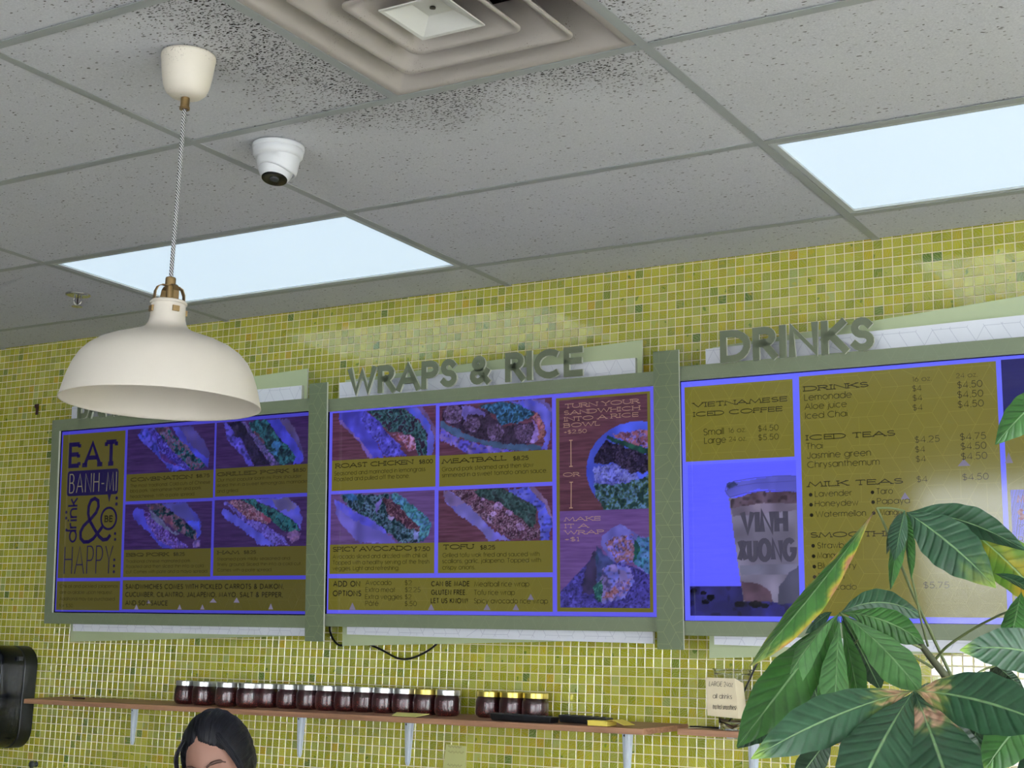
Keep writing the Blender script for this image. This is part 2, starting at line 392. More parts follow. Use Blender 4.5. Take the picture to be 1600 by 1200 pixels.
for k, (x, z) in enumerate(cells):
    ci = R.choices(range(len(PAL)), WT)[0]; tx, tz = R.gauss(0, 0.006), R.gauss(0, 0.006)
    if k in near:
        o = bpy.data.objects.new('mosaic_tile', tm[ci]); COL.objects.link(o); o.parent = wall; o.location = (x, 0, z); o.rotation_euler = (tx, 0, tz)
    else:
        c = PAL[ci]; q = R.uniform(0.92, 1.06); big.col((c[0]*q, c[1]*q, c[2]*q, 1))
        big.add([(x+a, b+c_*tx+a*tz, z+c_) for a, b, c_ in TV], TF)
o = big.build('mosaic_tiles', M_MOS, wall); o['kind'] = 'stuff'

# ------------------------------------------------------------------ a single-line alphabet (strokes), cap height 1
def A(cx, cy, rx, ry, a0, a1):
    n = max(3, int(abs(a1-a0)/20))
    return [(cx+rx*math.cos(math.radians(a0+(a1-a0)*i/n)), cy+ry*math.sin(math.radians(a0+(a1-a0)*i/n))) for i in range(n+1)]
def glyphs():
    g = {}
    def G(ch, w, *st): g[ch] = (w, st)
    G('A', .84, [(0,0),(.42,1),(.84,0)], [(.14,.33),(.70,.33)])
    G('B', .60, [(0,0),(0,1),(.28,1)]+A(.30,.765,.235,.235,90,-90)+[(0,.53)], [(.3,.53)]+A(.32,.265,.28,.265,90,-90)+[(0,0)])
    G('C', .88, A(.5,.5,.5,.5,48,312))
    G('D', .80, [(0,0),(0,1),(.28,1)]+A(.30,.5,.5,.5,90,-90)+[(0,0)])
    G('E', .52, [(.52,1),(0,1),(0,0),(.52,0)], [(0,.53),(.48,.53)])
    G('F', .50, [(.50,1),(0,1),(0,0)], [(0,.53),(.46,.53)])
    G('G', 1.0, A(.5,.5,.5,.5,45,340)+[(1.0,.5),(.55,.5)])
    G('H', .68, [(0,0),(0,1)], [(.68,0),(.68,1)], [(0,.53),(.68,.53)])
    G('I', 0.0, [(0,0),(0,1)])
    G('J', .42, [(.42,1),(.42,.23)]+A(.21,.22,.21,.22,0,-170))
    G('K', .62, [(0,0),(0,1)], [(.56,1),(0,.42)], [(.18,.60),(.62,0)])
    G('L', .44, [(0,1),(0,0),(.44,0)])
    G('M', .90, [(0,0),(.12,1),(.45,.08),(.78,1),(.90,0)])
    G('N', .74, [(0,0),(0,1),(.74,0),(.74,1)])
    G('O', 1.0, A(.5,.5,.5,.5,0,360))
    G('P', .55, [(0,0),(0,1),(.28,1)]+A(.29,.74,.26,.26,90,-90)+[(0,.48)])
    G('Q', 1.0, A(.5,.5,.5,.5,0,360), [(.55,.35),(.95,-.05)])
    G('R', .58, [(0,0),(0,1),(.28,1)]+A(.29,.75,.25,.25,90,-90)+[(0,.5)], [(.26,.5),(.58,0)])
    G('S', .50, A(.25,.75,.22,.25,30,270)[:-1]+A(.25,.25,.25,.25,90,-150))
    G('T', .56, [(0,1),(.56,1)], [(.28,1),(.28,0)])
    G('U', .66, [(0,1),(0,.33)]+A(.33,.33,.33,.33,180,360)+[(.66,1)])
    G('V', .78, [(0,1),(.39,0),(.78,1)])
    G('W', 1.12, [(0,1),(.28,0),(.56,.95),(.84,0),(1.12,1)])
    G('X', .64, [(0,0),(.60,1)], [(.04,1),(.64,0)])
    G('Y', .64, [(0,1),(.32,.48),(.64,1)], [(.32,.48),(.32,0)])
    G('Z', .56, [(.03,1),(.55,1),(0,0),(.56,0)])
    G('&', .74, [(.72,0),(.15,.72)]+A(.32,.80,.19,.20,190,-20)+[(.44,.62),(.10,.38)]+A(.27,.24,.24,.24,150,285)+[(.52,.12),(.70,.42)])
    G('a', .70, A(.36,.37,.35,.37,0,360), [(.71,.74),(.71,0)])
    G('b', .70, A(.36,.37,.35,.37,0,360), [(0,1.05),(0,0)])
    G('c', .62, A(.37,.37,.36,.37,50,310))
    G('d', .70, A(.36,.37,.35,.37,0,360), [(.71,1.05),(.71,0)])
    G('e', .70, [(.02,.40),(.70,.40)]+A(.36,.37,.35,.37,12,318))
    G('f', .28, A(.28,.88,.16,.16,80,180)+[(.12,0)], [(0,.72),(.26,.72)])
    G('g', .70, A(.36,.37,.35,.37,0,360), [(.71,.74),(.71,0)]+A(.37,-.02,.34,.28,0,-155))
    G('h', .52, [(0,1.05),(0,0)], [(0,.42)]+A(.26,.46,.26,.28,170,0)+[(.52,0)])
    G('i', 0.0, [(0,.72),(0,0)], [(0,.90),(0,1.02)])
    G('j', .10, [(.08,.72),(.08,-.16),(-.06,-.27)], [(.08,.90),(.08,1.02)])
    G('k', .48, [(0,1.05),(0,0)], [(.44,.72),(0,.32)], [(.14,.44),(.48,0)])
    G('l', 0.0, [(0,1.05),(0,0)])
    G('m', .90, [(0,.74),(0,0)], [(0,.46)]+A(.225,.50,.225,.24,170,0)+[(.45,0)], [(.45,.46)]+A(.675,.50,.225,.24,170,0)+[(.90,0)])
    G('n', .52, [(0,.74),(0,0)], [(0,.42)]+A(.26,.46,.26,.28,170,0)+[(.52,0)])
    G('o', .70, A(.36,.37,.35,.37,0,360))
    G('p', .70, A(.36,.37,.35,.37,0,360), [(0,.74),(0,-.28)])
    G('q', .70, A(.36,.37,.35,.37,0,360), [(.71,.74),(.71,-.28)])
    G('r', .26, [(0,.74),(0,0)], [(0,.45)]+A(.22,.50,.22,.22,170,70))
    G('s', .36, A(.18,.55,.15,.18,35,270)[:-1]+A(.18,.19,.18,.18,90,-150))
    G('t', .28, [(.12,1.0),(.12,0)], [(0,.72),(.26,.72)])
    G('u', .52, [(0,.74),(0,.27)]+A(.26,.27,.26,.27,180,360)+[(.52,.74)])
    G('v', .54, [(0,.74),(.27,0),(.54,.74)])
    G('w', .84, [(0,.74),(.22,0),(.42,.70),(.62,0),(.84,.74)])
    G('x', .50, [(0,0),(.48,.74)], [(.02,.74),(.50,0)])
    G('y', .54, [(0,.74),(.28,.02)], [(.54,.74),(.16,-.28)])
    G('z', .44, [(.02,.72),(.42,.72),(0,0),(.44,0)])
    G('â', .70, A(.36,.37,.35,.37,0,360), [(.71,.74),(.71,0)], [(.20,.88),(.36,1.05),(.52,.88)])
    G('é', .70, [(.02,.40),(.70,.40)]+A(.36,.37,.35,.37,12,318), [(.30,.88),(.46,1.06)])
    G('0', .58, A(.29,.5,.29,.5,0,360))
    G('1', .20, [(0,.86),(.16,1),(.16,0)])
    G('2', .56, A(.28,.72,.27,.28,165,-40)+[(0,0),(.56,0)])
    G('3', .54, A(.26,.76,.23,.24,150,-80)[:-1]+A(.26,.27,.27,.27,80,-150))
    G('4', .60, [(.60,.24),(0,.24),(.46,1),(.46,0)])
    G('5', .54, [(.50,1),(.14,1),(.06,.55)]+A(.26,.32,.27,.32,120,-145))
    G('6', .56, [(.40,1),(.07,.42)]+A(.28,.30,.26,.30,150,-210))
    G('7', .54, [(.02,1),(.54,1),(.16,0)])
    G('8', .54, A(.27,.76,.21,.24,-90,270), A(.27,.26,.26,.26,90,450))
    G('9', .56, [(.16,0),(.49,.58)]+A(.28,.70,.26,.30,-30,330))
    G('$', .50, A(.25,.73,.22,.22,30,270)[:-1]+A(.25,.27,.24,.24,90,-150), [(.25,1.12),(.25,-.12)])
    G('.', .04, [(.0,.0),(.10,.0)])
    G(',', .06, [(.05,.06),(.0,-.12)])
    G('!', .04, [(.02,1),(.02,.3)], [(.02,0),(.02,.07)])
    G('-', .34, [(0,.42),(.34,.42)])
    G('+', .44, [(0,.42),(.44,.42)], [(.22,.64),(.22,.20)])
    G("'", .02, [(.01,1),(.01,.8)])
    G('(', .20, A(.45,.45,.43,.62,130,230))
    G(')', .20, A(-.25,.45,.43,.62,50,-50))
    return g
GL = glyphs()
def layout(s, track, space=0.42, serif=0.0, kx=1.0):
    """strokes of a line of text in units of cap height; serifs are short bars on the ends of upright strokes"""
    x = 0.0; out = []
    for ch in s:
        if ch == ' ': x += space; continue
        w, st = GL[ch]
        if serif and ch == 'I': x += serif*0.6
        for pl in st:
            out.append(([(x+px*kx, py) for px, py in pl], ch))
            if serif:
                for e, q in ((0, 1), (-1, -2)):
                    ax, ay = pl[e]; bx, by = pl[q]
                    if ch in 'EL' and ax > 0.3: out.append(([(x+ax*kx, ay), (x+ax*kx, ay+(0.16 if ay < .5 else -0.16))], ch)); continue
                    if ch in 'EF' and 0 < ax: out.append(([(x+ax*kx, ay-0.1 if ay < .9 else ay), (x+ax*kx, ay+0.1 if ay < .9 else ay-.16)], ch)); continue
                    if ch == 'T' and abs(by-ay) < .01: out.append(([(x+ax*kx, 1), (x+ax*kx, .82)], ch)); continue
                    if (ay < 0.02 or ay > 0.98) and abs(by-ay) > abs(bx-ax)*0.45 and ch in 'AFHIKLMNPRTUVWXY0B1D':
                        out.append(([(x+ax*kx-serif, ay), (x+ax*kx+serif, ay)], ch))
                if ch in 'BDPRE' and pl[0][0] == 0 and pl[0][1] in (0, 1): out.append(([(x-serif, 1), (x, 1)], ch)); out.append(([(x-serif, 0), (x, 0)], ch))
        if serif and ch == 'I': x += serif*0.6
        x += w*kx+track
    return out, x-track
def ribbon(pl, w):
    """outline quads of a stroke of width w; pl in metres, 2D"""
    p = [pl[0]]
    for q in pl[1:]:
        if math.hypot(q[0]-p[-1][0], q[1]-p[-1][1]) > 1e-6: p.append(q)
    if len(p) < 2: return [], []
    closed = len(p) > 3 and math.hypot(p[0][0]-p[-1][0], p[0][1]-p[-1][1]) < 1e-5
    n = len(p); vs = []
    for i in range(n):
        if closed: a, b, c = p[i-1] if i else p[-2], p[i], p[i+1] if i < n-1 else p[1]
        else: a, b, c = p[max(i-1, 0)], p[i], p[min(i+1, n-1)]
        d1 = Vector((b[0]-a[0], b[1]-a[1])); d2 = Vector((c[0]-b[0], c[1]-b[1]))
        if d1.length < 1e-9: d1 = d2
        if d2.length < 1e-9: d2 = d1
        d1 = d1.normalized(); d2 = d2.normalized(); t = d1+d2
        t = t.normalized() if t.length > 1e-3 else d1
        nn = Vector((-t.y, t.x)); k = 1/max(0.72, nn.dot(Vector((-d1.y, d1.x))))
        vs += [(b[0]+nn.x*w/2*k, b[1]+nn.y*w/2*k), (b[0]-nn.x*w/2*k, b[1]-nn.y*w/2*k)]
    return vs, [(2*i, 2*i+1, 2*i+3, 2*i+2) for i in range(n-1)]

# ------------------------------------------------------------------ menu boards: a plane leaning out at the top
LEAN = math.atan(0.067)
BO = Vector((0, -0.10, CH+0.05)); BU = Vector((0, -math.sin(LEAN), math.cos(LEAN))); BN = Vector((0, -math.cos(LEAN), -math.sin(LEAN)))
def B(u, v, d=0.0): return BO+Vector((u, 0, 0))+BU*v+BN*d
def slab(mb, u0, u1, v0, v1, d0, d1, sk0=0.0, sk1=0.0):
    """board-aligned box; sk: rise of the lower / upper edge from left to right"""
    mb.hexa([B(u0, v0, d1), B(u1, v0+sk0, d1), B(u1, v0+sk0, d0), B(u0, v0, d0), B(u0, v1, d1), B(u1, v1+sk1, d1), B(u1, v1+sk1, d0), B(u0, v1, d0)]); return mb
def flat(mb, pts, d):
    k = len(mb.v); mb.add([B(u, v, d) for u, v in pts], [tuple(range(len(pts)))]); return mb
def lines2d(mb, polys, w, d):
    for pl in polys:
        vs, fs = ribbon(pl, w)
        if fs: mb.add([B(x, y, d) for x, y in vs], fs)
    return mb
def clip(p, q, r):
    x0, x1, y0, y1 = r; t0, t1 = 0.0, 1.0; dx, dy = q[0]-p[0], q[1]-p[1]
    for a, b in ((-dx, p[0]-x0), (dx, x1-p[0]), (-dy, p[1]-y0), (dy, y1-p[1])):
        if abs(a) < 1e-12:
            if b < 0: return None
        else:
            t = b/a
            if a < 0: t0 = max(t0, t)
            else: t1 = min(t1, t)
    if t0 >= t1: return None
    return [(p[0]+dx*t0, p[1]+dy*t0), (p[0]+dx*t1, p[1]+dy*t1)]
def cubes(r, a, seed, ox=0.0, oy=0.0, rot=0):
    """printed pattern: hexagons, each cut like a tumbling block or by two parallel lines"""
    rr = random.Random(seed); segs = []; x0, x1, y0, y1 = r; h = a*math.sqrt(3)
    i0 = int((x0-ox)/(1.5*a))-2; i1 = int((x1-ox)/(1.5*a))+2; j0 = int((y0-oy)/h)-2; j1 = int((y1-oy)/h)+2
    for i in range(i0, i1):
        for j in range(j0, j1):
            cx = ox+1.5*a*i; cy = oy+h*(j+0.5*(i % 2)); P = [(cx+a*math.cos(PI/3*k), cy+a*math.sin(PI/3*k)) for k in range(6)]
            for k in (0, 1, 2): segs.append((P[k], P[k+1]))
            s = rr.choice((0, 1, 0, 1, 2))
            if s < 2:
                for k in (s, s+2, s+4): segs.append(((cx, cy), P[k % 6]))
            else:
                k = rr.choice((0, 1, 2)); segs.append((P[k], P[(k+2) % 6])) if False else segs.append((((P[k][0]+P[k-1][0])/2, (P[k][1]+P[k-1][1])/2), ((P[(k+2) % 6][0]+P[(k+3) % 6][0])/2, (P[(k+2) % 6][1]+P[(k+3) % 6][1])/2)))
    out = []
    for p, q in segs:
        c = clip(p, q, r)
        if c: out.append(c)
    return out

# food pictures: painted point by point from outlines and palettes
def hash2(ix, iy, s):
    v = np.sin(ix*127.1+iy*311.7+s*74.7)*43758.5453; return v-np.floor(v)
def vnoise(x, y, s):
    ix = np.floor(x); iy = np.floor(y); fx = x-ix; fy = y-iy; fx = fx*fx*(3-2*fx); fy = fy*fy*(3-2*fy)
    a = hash2(ix, iy, s); b = hash2(ix+1, iy, s); c = hash2(ix, iy+1, s); d = hash2(ix+1, iy+1, s)
    return a*(1-fx)*(1-fy)+b*fx*(1-fy)+c*(1-fx)*fy+d*fx*fy
def inpoly(X, Y, poly):
    r = np.zeros(X.shape, bool); n = len(poly); j = n-1
    for i in range(n):
        xi, yi = poly[i]; xj, yj = poly[j]
        c = ((yi > Y) != (yj > Y)); r ^= c & (X < (xj-xi)*(Y-yi)/((yj-yi) if yj != yi else 1e-9)+xi); j = i
    return r
def paint(r, regs, bg, step, seed):
    """r: u0,u1,v0,v1. Returns grid points and their colours (linear)"""
    u0, u1, v0, v1 = r; nx = int((u1-u0)/step)+1; ny = int((v1-v0)/step)+1
    X, Y = np.meshgrid(np.linspace(u0, u1, nx), np.linspace(v0, v1, ny))
    g = vnoise(X*14, Y*260, seed)*0.6+vnoise(X*40, Y*500, seed+1)*0.4          # wood grain
    bgc = np.array([[c for c in q] for q in bg], float); C = bgc[0]+(bgc[1]-bgc[0])*g[..., None]
    jit = 0.004
    for k, (poly, pal, sc, j) in enumerate(regs):
        s = seed*13+k
        JX = X+(vnoise(X*170, Y*170, s)-0.5)*jit*j*1.6+(vnoise(X*60, Y*60, s+5)-0.5)*jit*j*1.6
        JY = Y+(vnoise(X*170, Y*170, s+2)-0.5)*jit*j*1.6+(vnoise(X*60, Y*60, s+7)-0.5)*jit*j*1.6
        m = inpoly(JX, JY, poly); f = 62.0/max(sc, .8); flat_ = sc >= 3
        q = vnoise(X*f+Y*f*0.5, Y*f-X*f*0.3, s+3)*0.6+vnoise(X*f*2.3, Y*f*2.3, s+4)*0.4
        n = len(pal); idx = np.clip((q-0.22)/0.56*n, 0, n-1e-3); lo = idx.astype(int); fr = np.clip((idx-lo-0.35)/0.5, 0, 1)
        pa = np.array(pal, float); pm_ = pa.mean(0); pa = pm_+(pa-pm_)*1.05; pa = np.clip(pa*.80+np.array([52, 56, 108])*.18, 4, 255) if pa.mean() > 20 else pa*1.0; q2 = vnoise(X*f*3.1+9, Y*f*3.1, s+14); c = pa[lo]*(1-fr[..., None])+pa[np.minimum(lo+1, n-1)]*fr[..., None]
        br = (0.74+0.36*vnoise(X*f*1.3, Y*f*1.3, s+9))*(1-(0.35*np.clip((q2-.62)*6, 0, 1) if n > 2 else 0))
        C = np.where(m[..., None], c*br[..., None], C)
    C = np.clip(C, 0, 255)/255.0
    C = np.where(C <= 0.04045, C/12.92, ((C+0.055)/1.055)**2.4)
    return X, Y, C
M_PHOTO = screen_attr_mat('screen_picture')
def photo(name, r, regs, bg, seed, parent, d, step=0.0026):
    X, Y, C = paint(r, regs, bg, step, seed); ny, nx = X.shape
    o0 = wloc(parent); P = np.zeros((ny*nx, 3)); P[:, 0] = X.ravel(); b0 = B(0, 0, d)-o0
    P[:, 0] += b0.x; P[:, 1] = b0.y+BU.y*Y.ravel(); P[:, 2] = b0.z+BU.z*Y.ravel()
    idx = np.arange(ny*nx).reshape(ny, nx); F = np.stack([idx[:-1, :-1], idx[:-1, 1:], idx[1:, 1:], idx[1:, :-1]], -1).reshape(-1, 4)
    me = bpy.data.meshes.new(name); me.from_pydata(P.tolist(), [], F.tolist())
    ca = me.color_attributes.new('Col', 'FLOAT_COLOR', 'POINT'); ca.data.foreach_set('color', np.concatenate([C.reshape(-1, 3), np.ones((ny*nx, 1))], 1).astype(np.float32).ravel())
    me.materials.append(M_PHOTO); o = bpy.data.objects.new(name, me); COL.objects.link(o); o.parent = parent; return o

M_FRAME = plain('frame_laminate', rgb(124, 134, 108), 0.42, var=0.02)
M_FRAMEL = plain('frame_pattern_print', rgb(133, 143, 116), 0.45, var=0.02)
M_POST = plain('post_laminate', rgb(112, 124, 96), 0.42, var=0.02)
M_LETTER = plain('letter_laminate', rgb(108, 116, 92), 0.42, var=0.02)
M_GREEN = plain('pale_green_panel', rgb(182, 194, 154), 0.5, var=0.02)
M_WPAN = plain('white_panel', rgb(226, 228, 236), 0.45, var=0.02)
M_WLINE = plain('white_panel_print', rgb(190, 192, 206), 0.45, var=0.02)
M_EDGE = plain('edge_band', rgb(196, 200, 184), 0.5, var=0.02)
M_BEZEL = plain('tv_bezel', rgb(16, 16, 18), 0.25, var=0.02)
SCR = {1: ((66, 62, 182), (76, 72, 28), (84, 81, 36)), 2: ((94, 90, 226), (102, 97, 38), (114, 109, 50)), 3: ((100, 105, 250), (112, 108, 40), (130, 126, 56))}
INK = screenmat('ink_black', rgb(26, 24, 18)); INK1 = screenmat('ink_navy', rgb(20, 12, 58)); INKB = screenmat('ink_soft', rgb(30, 27, 14))
TAN = screenmat('ink_tan', rgb(158, 128, 110)); TAN2 = screenmat('ink_light_olive', rgb(112, 108, 84)); LIL = screenmat('ink_lilac', rgb(112, 106, 130)); GREYI = screenmat('ink_grey', rgb(66, 64, 82)); MAR = screenmat('ink_maroon', rgb(112, 44, 70))
STY = {'s': (0.20, 0.55, 0.16, 1.5, .16), 'S': (0.20, 0.55, 0.16, 1.5, .16), 't': (0.22, 0.5, 0.17, 1.5, .12), 'g': (0.17, 0.40, 0, 1.0, .095), 'b': (0.28, 0.50, 0, 0.9, .17), 'E': (0.30, 0.4, 0.13, .9, .17), 'e': (0.30, 0.4, 0.12, .9, .2),
       'T': (0.2, 0.3, 0, .6, .05), 'H': (0.16, 0.3, 0, .6, .045), 'M': (0.2, .3, 0, 1, .2), 'm': (0.2, .3, 0, 1, .12), 'V': (0.34, .3, 0, .9, .22)}
DS = -0.025      # screen surface relative to the frame face
def puttext(mb, s, st, u0, v, u1, h, d):
    tr, sp, se, kx, w = STY[st]; pls, tot = layout(s, tr, sp, se, kx)
    ww = w*h; sx = (u1-u0-ww)/max(tot, 1e-6) if tot > 0.05 else h
    for pl, ch in pls: lines2d(mb, [[(u0+ww/2+x*sx, v+y*(h-ww)+ww/2) for x, y in pl]], ww, d)

# texts: words, style, left end, baseline, right end, cap height (metres on the board)
TEXTS=[
('COMBINATION', 's', -1.532, 0.5857, -1.228, 0.0141),
('$8.75', 's', -1.209, 0.5872, -1.145, 0.0128),
('The most traditional. Cold cuts of Chinese', 'g', -1.533, 0.5642, -1.141, 0.0123),
('bbq pork, Vietnamese ham and pork', 'g', -1.532, 0.5456, -1.184, 0.0123),
('headcheese. With a pate spread.', 'g', -1.532, 0.5252, -1.213, 0.0123),
('GRILLED PORK', 's', -1.11, 0.5882, -0.786, 0.0135),
('$8.50', 's', -0.767, 0.5889, -0.711, 0.0122),
('Our most popular banh mi. Pork shoulder', 'g', -1.108, 0.569, -0.729, 0.0118),
('sliced thin in a sweet lemongrass marinade', 'g', -1.11, 0.5508, -0.704, 0.0118),
('and grilled.', 'g', -1.109, 0.5304, -1.009, 0.0118),
('BBQ PORK', 's', -1.54, 0.3135, -1.33, 0.013),
('$8.25', 's', -1.308, 0.3134, -1.253, 0.0127),
('Traditional chinese marinated pork.', 'g', -1.541, 0.2907, -1.223, 0.0117),
('Roasted and then sliced thin into a cold', 'g', -1.54, 0.2723, -1.162, 0.0117),
('cut. Comes with pate and a mayo spread.', 'g', -1.54, 0.2536, -1.142, 0.0117),
('HAM', 's', -1.098, 0.3164, -1.0, 0.0124),
('$8.25', 's', -0.978, 0.316, -0.923, 0.0123),
('Steamed pork mildly seasoned and', 'g', -1.099, 0.2945, -0.773, 0.0112),
('finely ground. Sliced thin into a cold cut.', 'g', -1.098, 0.276, -0.723, 0.0112),
('Comes with a pate spread.', 'g', -1.097, 0.2568, -0.851, 0.0112),
('SANDWHICHES COMES WITH PICKLED CARROTS & DAIKON,', 'b', -1.539, 0.1968, -0.797, 0.0181),
('CUCUMBER, CILANTRO, JALAPENO, MAYO, SALT & PEPPER,', 'b', -1.539, 0.1689, -0.8, 0.0181),
('AND SOY SAUCE', 'b', -1.538, 0.1387, -1.328, 0.018),
('Chili oil and pickled jalapenos', 'g', -1.884, 0.2017, -1.579, 0.0126),
('are available upon request.', 'g', -1.882, 0.1794, -1.604, 0.0126),
('Additional may be purchased', 'g', -1.883, 0.1552, -1.593, 0.0126),
('for $.50', 'g', -1.883, 0.13, -1.809, 0.0126),
('EAT', 'E', -1.863, 0.6489, -1.603, 0.097),
('BANH-MI', 'T', -1.853, 0.5537, -1.603, 0.073),
('HAPPY', 'H', -1.865, 0.2512, -1.608, 0.1053),
('BE', 'e', -1.659, 0.4407, -1.617, 0.0256),
('ROAST CHICKEN', 's', -0.584, 0.5941, -0.269, 0.0154),
('$8.00', 's', -0.246, 0.5934, -0.192, 0.0139),
('Seasoned and marinated in lemongrass', 'g', -0.589, 0.5696, -0.221, 0.0144),
('Roasted and pulled off the bone.', 'g', -0.589, 0.5504, -0.283, 0.0144),
('MEATBALL', 's', -0.156, 0.5901, 0.084, 0.0151),
('$8.25', 's', 0.107, 0.588, 0.163, 0.0138),
('Ground pork steamed and then slow', 'g', -0.157, 0.5655, 0.18, 0.0142),
('simmered in a sweet tomato onion sauce.', 'g', -0.157, 0.5462, 0.228, 0.0142),
('SPICY AVOCADO', 's', -0.591, 0.3185, -0.271, 0.016),
('$7.50', 's', -0.263, 0.316, -0.201, 0.0141),
('Avocado sliced and drizzled with chili oil.', 'g', -0.591, 0.2957, -0.211, 0.0141),
('Topped with a healthy serving of the fresh', 'g', -0.59, 0.276, -0.204, 0.014),
('veggies. Light and refreshing.', 'g', -0.59, 0.2572, -0.321, 0.014),
('TOFU', 's', -0.151, 0.3199, -0.037, 0.0153),
('$8.25', 's', -0.013, 0.3172, 0.042, 0.0137),
('Grilled tofu wok fried and sauced with', 'g', -0.153, 0.2951, 0.2, 0.0139),
('scallions, garlic, jalapeno. Topped with', 'g', -0.154, 0.2767, 0.205, 0.0139),
('crispy onions.', 'g', -0.154, 0.257, -0.031, 0.0138),
('ADD ON', 'b', -0.587, 0.2043, -0.476, 0.0193),
('OPTIONS', 'b', -0.588, 0.1732, -0.471, 0.0193),
('Avocado', 'g', -0.454, 0.2093, -0.35, 0.0162),
('$2', 'g', -0.298, 0.2087, -0.271, 0.0159),
('Extra meat', 'g', -0.454, 0.1867, -0.335, 0.0161),
('$2.25', 'g', -0.297, 0.1868, -0.237, 0.0159),
('Extra veggies', 'g', -0.455, 0.1643, -0.308, 0.0161),
('$2', 'g', -0.297, 0.1644, -0.272, 0.0158),
('Pâté', 'g', -0.454, 0.1429, -0.401, 0.0161),
('$.50', 'g', -0.298, 0.1431, -0.251, 0.0158),
('CAN BE MADE', 'b', -0.196, 0.205, -0.051, 0.0166),
('GLUTEN FREE.', 'b', -0.196, 0.1784, -0.062, 0.0166),
('LET US KNOW!', 'b', -0.197, 0.1524, -0.058, 0.0166),
('Meatball rice wrap', 'g', -0.034, 0.2041, 0.164, 0.0159),
('Tofu rice wrap', 'g', -0.035, 0.1785, 0.113, 0.0159),
('Spicy avocado rice wrap', 'g', -0.035, 0.153, 0.229, 0.0158),
('TURN YOUR', 't', 0.292, 0.7379, 0.542, 0.0135),
('SANDWHICH', 't', 0.288, 0.7178, 0.544, 0.013),
('INTO A RICE', 't', 0.288, 0.6984, 0.539, 0.013),
('BOWL', 't', 0.288, 0.6795, 0.411, 0.013),
('+$2.50', 't', 0.287, 0.6601, 0.366, 0.0119),
('OR', 't', 0.284, 0.5311, 0.34, 0.0123),
('MAKE', 't', 0.288, 0.3976, 0.41, 0.0124),
('IT A', 't', 0.288, 0.3771, 0.369, 0.0124),
('WRAP', 't', 0.288, 0.3578, 0.421, 0.0124),
('+$1', 't', 0.288, 0.3376, 0.336, 0.0127),
('VIETNAMESE', 'S', 0.714, 0.7129, 1.0, 0.0139),
('ICED COFFEE', 'S', 0.714, 0.6862, 0.985, 0.0139),
('Small', 'g', 0.745, 0.6309, 0.808, 0.0195),
('16 oz.', 'g', 0.822, 0.6341, 0.875, 0.0141),
('$4.50', 'g', 0.911, 0.6331, 0.972, 0.0169),
('Large', 'g', 0.747, 0.6068, 0.814, 0.0188),
('24 oz.', 'g', 0.823, 0.6093, 0.876, 0.0136),
('$5.50', 'g', 0.911, 0.6078, 0.972, 0.0168),
('DRINKS', 'S', 1.049, 0.7363, 1.231, 0.0142),
('16 oz.', 'g', 1.35, 0.7409, 1.401, 0.013),
('24 oz.', 'g', 1.465, 0.7418, 1.52, 0.0128),
('Lemonade', 'g', 1.049, 0.7102, 1.184, 0.0185),
('Aloe juice', 'g', 1.049, 0.6856, 1.169, 0.0177),
('Iced Chai', 'g', 1.05, 0.66, 1.17, 0.0177),
('$4', 'g', 1.349, 0.7151, 1.374, 0.0164),
('$4', 'g', 1.349, 0.6895, 1.375, 0.0164),
('$4', 'g', 1.348, 0.6639, 1.375, 0.0163),
('$4.50', 'g', 1.467, 0.7147, 1.532, 0.0185),
('$4.50', 'g', 1.466, 0.6893, 1.533, 0.0185),
('$4.50', 'g', 1.466, 0.6635, 1.533, 0.0184),
('ICED TEAS', 'S', 1.05, 0.6005, 1.299, 0.0148),
('Thai', 'g', 1.05, 0.5759, 1.098, 0.0176),
('Jasmine green', 'g', 1.052, 0.5499, 1.231, 0.0183),
('Chrysanthemum', 'g', 1.052, 0.5245, 1.254, 0.0182),
('$4.25', 'g', 1.35, 0.5779, 1.416, 0.0176),
('$4', 'g', 1.35, 0.5529, 1.377, 0.0162),
('$4', 'g', 1.351, 0.5275, 1.378, 0.0162),
('$4.75', 'g', 1.468, 0.5787, 1.535, 0.0183),
('$4.50', 'g', 1.469, 0.5539, 1.535, 0.0183),
('$4.50', 'g', 1.469, 0.5276, 1.536, 0.0183),
('MILK TEAS', 'S', 1.052, 0.4724, 1.315, 0.0147),
('$4', 'g', 1.351, 0.4741, 1.38, 0.0161),
('$4.50', 'g', 1.47, 0.4745, 1.537, 0.0172),
('Lavender', 'g', 1.071, 0.4449, 1.175, 0.0167),
('Taro', 'g', 1.242, 0.4462, 1.287, 0.0163),
('Honeydew', 'g', 1.07, 0.4182, 1.192, 0.0167),
('Papaya', 'g', 1.243, 0.4197, 1.331, 0.0163),
('Watermellon', 'g', 1.072, 0.3896, 1.212, 0.0167),
('Mango', 'g', 1.25, 0.3895, 1.309, 0.0163),
('SMOOTHIES', 'S', 1.055, 0.3346, 1.317, 0.0146),
('Strawberry', 'g', 1.074, 0.3052, 1.192, 0.0166),
('Mango', 'g', 1.073, 0.2787, 1.134, 0.0165),
('Blueberry', 'g', 1.074, 0.2506, 1.181, 0.0165),
('Peach', 'g', 1.074, 0.2226, 1.146, 0.0165),
('Avocado', 'g', 1.072, 0.1946, 1.18, 0.0164),
('$4.75', 'g', 1.473, 0.3376, 1.54, 0.017),
('$5.75', 'g', 1.358, 0.1982, 1.425, 0.0165),
('M', 'M', 1.604, 0.4113, 1.624, 0.0218),
('$', 'M', 1.604, 0.3686, 1.622, 0.029),
('on', 'm', 1.605, 0.3514, 1.622, 0.0085),
('B', 'm', 1.602, 0.3063, 1.617, 0.0217),
('VINH', 'V', 0.851, 0.3457, 0.993, 0.0708),
('XUONG', 'V', 0.84, 0.2699, 1.016, 0.0666),
]
